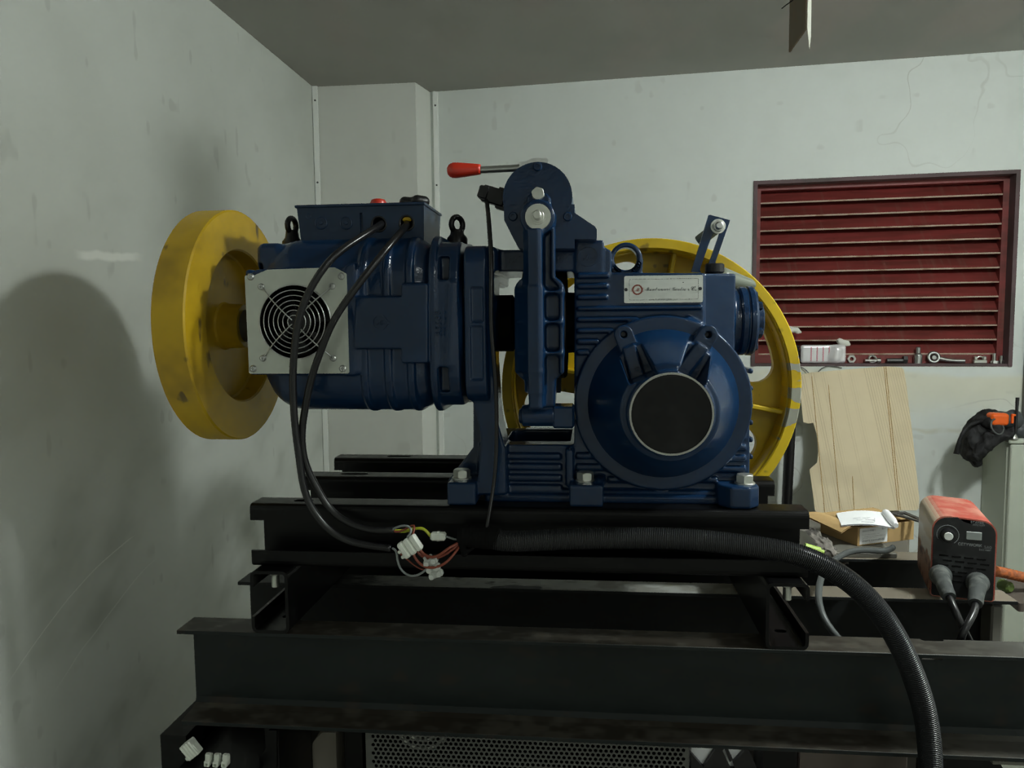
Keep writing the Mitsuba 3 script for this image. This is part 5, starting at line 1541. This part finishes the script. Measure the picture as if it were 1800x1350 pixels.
TL = thing('cordless_tool', 'orange and dark grey power tool lying in the black bag', 'power tool')
o0, o1 = PB(1746, 736, .02), PB(1764, 740, .02)
tvv = Vox(PB(1730, 765, 0) - .03, PB(1800, 715, 0) + [.04, .10, .03], .0025)
tvv.capsule(PB(1756, 737, .02), PB(1782, 739, .02), 13 * k, 14 * k, k=0)
tvv.capsule(PB(1742, 734, .02), PB(1756, 736, .02), 8 * k, 12 * k, k=.008)
tvv.capsule(PB(1780, 728, .02), PB(1786, 730, .02), 8 * k, k=.008)
obj('housing', tvv.mesh(), 'mat_tool_grey', TL, smooth=True)
ov = Vox(o0 - .05, o1 + .05, .002)
ov.box(PB(1743, 749, -.012), PB(1763, 724, .03), .010, k=0)
obj('orange_cover', ov.mesh(), 'mat_orange', TL, smooth=True, label='orange plastic cover')
b0_ = PB(1780, 736, -.006)
obj('orange_badge', cat([rbox(b0_ + [-.004, -.004, -.014], b0_ + [.002, .004, .014], .001), rbox(b0_ + [-.004, -.004, .008], b0_ + [.010, .004, .014], .001)]), 'mat_orange', TL)
a_, b_ = PB(1785, 762, -.015), PB(1788.5, 699, .0)
RD = thing('black_rod', 'short black rod standing upright on the grey cabinet in front of the orange tool', 'rod')
obj('stem', tube([a_, a_ * .45 + b_ * .55, b_], [.0035, .0040, .0050], 12), 'mat_black_plastic', RD, smooth=30)
obj('stem_base', lathe([(0, ztop + .0003), (.013, ztop + .0003), (.014, ztop + .004), (.008, ztop + .016), (0, ztop + .016)], 'z', (a_[0], a_[1] + .012, 0), 20), 'mat_chrome', RD)
gp_ = PB(1801, 745, .03)
gv = Vox(gp_ - .06, gp_ + .06, .003)
gv.capsule(gp_ + [-.015, 0, -.02], gp_ + [.03, 0, -.022], .022, k=0)
gv.capsule(gp_ + [.0, 0, .0], gp_ + [.03, 0, .012], .018, k=.006)
obj('dark_tool', gv.mesh(), 'mat_tool_grey', smooth=True, label='dark grey tool on the cabinet, cut by the right edge of the photo', cat_='tool')

# ------------------------------------------------------------------ low board at the right edge with an orange rope and green bottle
zbd = -.60
WB = thing('work_board', 'brownish board low at the right edge, past the end of the dark beam', 'board')
bq = [PZ(*q, zbd)[:2] for q in ((1766, 1040), (1792, 1062), (1860, 1050), (1850, 1010), (1770, 1012))]
obj('board_top', prism(Polygon(bq).buffer(-.006).buffer(.006), zbd - .018, zbd, 'z'), 'mat_wood_dark', WB, smooth=30)
lgp = PZ(1852, 1040, zbd)
obj('leg', cyl('z', (lgp[0], lgp[1], 0), .014, FLOOR + .001, zbd - .012, .001), 'mat_dark_steel', WB)
lgp2 = PZ(1846, 1018, zbd)
obj('leg', cyl('z', (lgp2[0], lgp2[1], 0), .014, FLOOR + .001, zbd - .012, .001), 'mat_dark_steel', WB)
op = [PZ(1750, 1004, zbd + .055), PZ(1775, 1009, zbd + .045), PZ(1800, 1015, zbd + .035), PZ(1850, 1024, zbd + .022)]
obj('orange_rope', tube(spline(op, 60), .0105 + .0012 * np.sin(np.arange(60) * 1.7), 14), 'mat_orange_rope', smooth=True, label='rough orange rope running out to the right behind the welding machine', cat_='rope')
g0, g1 = PZ(1756, 1026, zbd + .012), PZ(1778, 1034, zbd + .012)
obj('green_bottle', cat([tube(np.linspace(g0, g1, 8), [.006, .012, .0125, .0125, .0125, .0125, .012, .008], 16)]), 'mat_green_dark', smooth=30, label='small dark green bottle lying behind the right side of the welding machine', cat_='bottle')

# ------------------------------------------------------------------ tag hanging from the ceiling
YH = 1.30
hx = P(1418, 0, YH)[0]
h0 = P(1418, 51, YH); hb = PX(1388, 90, hx)
ztag = P(1418, -130, YH)[2]
TG = thing('hanging_tag', 'brown board tag with its lit edge painted pale hanging from the ceiling at the top', 'tag')
obj('tag_board', prism([(h0[1], h0[2]), (hb[1], h0[2] - .002), (hb[1], ztag), (h0[1], ztag)], hx - .0015, hx + .0015, 'x'), 'mat_tag_brown', TG, smooth=False)
e0, e1_, e2_ = P(1418, 51, YH - .004), P(1424, 70, YH - .004), P(1422, 88, YH - .004)
tt = ztag
obj('painted_lit_edge', prism([(P(1417.5, 40, YH)[0], tt), (P(1417.5, 50, YH)[0], P(1418, 50, YH)[2]), (P(1421.5, 88, YH)[0], P(1421, 88, YH)[2]), (P(1424, 66, YH)[0], P(1424, 66, YH)[2]), (P(1424, 0, YH)[0], tt)], YH - .005, YH - .002), 'mat_tag_pale', TG, smooth=False, label='pale strip painted as the lit edge of the tag')
hm_ = (h0 + hb) / 2
obj('string', tube([[hx, hm_[1], ztag - .01], [hx, hm_[1], ZC - .001]], .0012, 6), 'mat_black_matte', TG)
obj('twig', tube([P(1394, 0, YH + .05), P(1383, 8, YH + .05), P(1374, 15, YH + .05)], .0008, 5), 'mat_black_matte', TG)

# ------------------------------------------------------------------ below the beam
YP_ = 1.215
x0, x1 = X_(643, YP_, 1320), X_(1211, YP_, 1320)
zt_, zb_ = ZBB - .004, -1.05
hp_ = .0086
holes = []
row = 0; z = zt_ - .006
while z > -.775:
    x = x0 + .013 + (hp_ / 2 if row % 2 else 0)
    while x < x1 - .008:
        holes.append(Polygon([(x + .0031 * math.cos(t), z + .0031 * math.sin(t)) for t in np.arange(8) * math.pi / 4])); x += hp_
    z -= hp_ * .866; row += 1
sheet_ = sbox(x0, zb_, x1, zt_).difference(union_all(holes))
PG = thing('perforated_guard', 'grey perforated sheet metal guard box under the front beam', 'guard')
obj('perforated_sheet', prism(sheet_, YP_, YP_ + .0015), 'mat_mesh_grey', PG, smooth=False)
obj('guard_box', cat([rbox((x0, YP_ + .002, zb_), (x0 + .002, YP_ + .20, zt_), .0003), rbox((x1 - .002, YP_ + .002, zb_), (x1, YP_ + .20, zt_), .0003), rbox((x0, YP_ + .20, zb_), (x1, YP_ + .202, zt_), .0003)]), 'mat_black_paint', PG, smooth=False)
for x in (x0, x1 - .03): obj('guard_foot', rbox((x, YP_ + .01, FLOOR + .001), (x + .03, YP_ + .19, zb_), .002), 'mat_black_paint', PG)
fx_ = X_(745, 1.27, 1325)
obj('inner_rotor', cat([torus((fx_, 1.262, -.70), (0, 1, 0), r, .004, 36, 8) for r in (.015, .03, .045)] + [cyl('y', (fx_, 0, -.70), .012, 1.255, 1.40, .001)]), 'mat_zinc', PG)
# left support stand
SS = thing('support_stand', 'dark steel stand holding up the left end of the front beam', 'stand')
xa, xb = X_(283, 1.15, 1320), X_(327, 1.15, 1310)
obj('side_plate', prism([(xa, 1.15), (xb, 1.15), (xb, 1.30), (xa, 1.30)], FLOOR + .001, ZBB - .0015 - .03, 'z'), 'mat_black_paint', SS, smooth=False)
obj('side_plate', prism(pxpoly([(472, 1284), (486, 1284), (486, 1350), (456, 1350), (456, 1330), (466, 1318)], 1.15) + [(X_(456, 1.15, 1350), FLOOR + .3)][:0], 1.15, 1.156), 'mat_black_paint', SS, smooth=False)
xc, xd = X_(462, 1.15, 1320), X_(486, 1.15, 1320)
obj('side_plate', rbox((xc, 1.158, FLOOR + .001), (xd, 1.30, ZBB - .0008), .001), 'mat_black_paint', SS, smooth=False)
obj('rear_plate', rbox((xb, 1.30, FLOOR + .001), (xd, 1.306, ZBB - .0008), .001), 'mat_black_paint', SS, smooth=False)
zsh = Z_(1345, 1.135, 370)
obj('shelf', rbox((xb, 1.124, zsh - .008), (xc, 1.299, zsh - .0004), .001), 'mat_black_paint', SS, smooth=False)


def small_block(name_, px_, n, tilt, lab, sc=1.0):
    c = P(px_, 1336, 1.135)
    t = thing(name_, lab, 'terminal block', None)
    M4 = trimesh.transformations.rotation_matrix(math.radians(tilt), [0, 1, 0]); M4[:3, 3] = [c[0], 1.135, zsh]
    for i in range(n):
        x = (i - (n - 1) / 2) * .0105
        b_ = cut(rbox((x - .0047, -.008, 0.0003), (x + .0047, .008, .0105), .0015), cyl('y', (x, 0, .005), .0027, -.012, -.002, .0002, 12))
        m_ = cat([b_, lathe([(.0044, .010), (.0044, .020), (.0036, .021), (.0022, .021), (.0022, .017), (0, .017)], 'z', (x, -.002, 0), 16), lathe([(.0044, .010), (.0044, .016), (0, .016)], 'z', (x, .005, 0), 12)])
        m_.apply_transform(M4); obj('pole', m_, 'mat_white_plastic', t, smooth=30)


for px_, lab in ((366, 'left one of three upright white terminal poles under the beam'), (381, 'middle one of three upright white terminal poles under the beam'), (396, 'right one of three upright white terminal poles under the beam')):
    small_block('terminal_pole', px_, 1, 4, lab)
c = P(346, 1338, 1.13)
t_ = thing('terminal_block', 'white ribbed terminal block tipped over, left of the three upright poles under the beam', 'terminal block')
M4 = trimesh.transformations.rotation_matrix(math.radians(-38), [0, 1, 0]); M4[:3, 3] = [c[0] - .012, 1.135, zsh + .010]
for i in range(4):
    b_ = rbox((.0 + i * .0055, -.009, -.001), (.0047 + i * .0055, .009, .026), .0014); b_.apply_transform(M4); obj('pole', b_, 'mat_white_plastic', t_)
b_ = cat([rbox((-.002, -.006, .004), (.022, .006, .018), .001), rbox((-.008, -.004, .000), (.0, .004, .007), .002)]); b_.apply_transform(M4); obj('bridge', b_, 'mat_white_plastic', t_)
# concrete pier, post, added dark plinth
pr = [(537, 1350), (543, 1322), (552, 1302), (566, 1288), (590, 1288), (592, 1350)]
Q = pxpoly(pr, 1.315)
obj('concrete_pier', prism(Q[1:5] + [(Q[5][0], FLOOR + .001), (Q[0][0], FLOOR + .001), Q[0]], 1.315, 1.40), 'mat_concrete', smooth=False, label='broken brown concrete pier left of the perforated guard', cat_='pier')
xq0, xq1 = X_(604, 1.28, 1320), X_(640, 1.28, 1320)
obj('steel_post', rbox((xq0, 1.28, FLOOR + .001), (xq1, 1.34, ZBB - .001), .003), 'mat_black_paint', smooth=False, label='dark steel post between the concrete pier and the perforated guard', cat_='post')
obj('dark_backdrop', rbox((-.70, 1.425, FLOOR + .001), (.70, 1.57, ZBB - .002), .006), 'mat_concrete_dark', smooth=False, label='added dark plinth deep under the rear beam', cat_='backdrop')  # dark block added to keep the gaps below the beams black
# black strapped white box, brown board, right bracket
w0, w1 = P(1212, 1350, 1.26), P(1312, 1350, 1.26)
zwt = Z_(1296, 1.26, 1260)
WBX = thing('white_box', 'white box crossed by black straps under the beam, right of the perforated guard', 'box')
obj('carton', rbox((w0[0], 1.262, -.92), (w1[0], 1.36, zwt + .004), .003), 'mat_paper', WBX, smooth=False)
for pts in (((1214, 1322), (1240, 1352), (1238, 1400), (1214, 1352)), ((1262, 1308), (1274, 1312), (1246, 1350), (1234, 1350)), ((1268, 1316), (1284, 1350), (1246, 1350)), ((1288, 1340), (1314, 1312), (1330, 1350), (1292, 1352)), ((1266, 1296), (1270, 1296), (1288, 1334), (1282, 1338))):
    obj('strap', prism(pxpoly(pts, 1.255), 1.252, 1.2615), 'mat_black_plastic', WBX, smooth=False)
obj('strap', prism(pxpoly([(1212, 1350), (1330, 1350), (1330, 1480), (1212, 1480)], 1.255), 1.250, 1.2605), 'mat_black_plastic', WBX, smooth=False)
obj('box_stand', rbox((w0[0] + .005, 1.266, FLOOR + .001), (w1[0] - .005, 1.355, -.9205), .002), 'mat_black_paint', WBX)
x0, x1 = X_(1404, 1.30, 1330), X_(1596, 1.30, 1330)
obj('brown_board', rbox((x0, 1.30, FLOOR + .001), (x1, 1.318, ZBB - .004), .002), 'mat_wood_dark', smooth=False, label='dark brown board standing under the right half of the beam', cat_='board')
x0, x1 = X_(1338, 1.27, 1330), X_(1402, 1.27, 1330)
obj('steel_post', rbox((x0, 1.27, FLOOR + .001), (x1, 1.33, ZBB - .004), .003), 'mat_black_paint', smooth=False, label='dark steel post between the white box and the brown board', cat_='post')
br0 = pxpoly([(1652, 1322), (1745, 1324), (1762, 1352), (1790, 1420), (1652, 1420)], 1.16)
BKT = thing('beam_bracket', 'black steel bracket under the right end of the front beam', 'bracket')
obj('web_plate', prism(br0, 1.150, 1.160), 'mat_black_paint', BKT, smooth=False)
zz_ = P(1700, 1420, 1.16)[2]
obj('leg', rbox((X_(1652, 1.16, 1420), 1.1605, FLOOR + .001), (X_(1740, 1.16, 1420), 1.25, ZBB - .001), .003), 'mat_black_paint', BKT, smooth=False)
obj('foot_plate', rbox((X_(1745, 1.16, 1330) - .01, 1.14, ZBB - .012), (XR - .03, 1.20, ZBB - .0006), .001), 'mat_bare_plate', BKT, smooth=False)
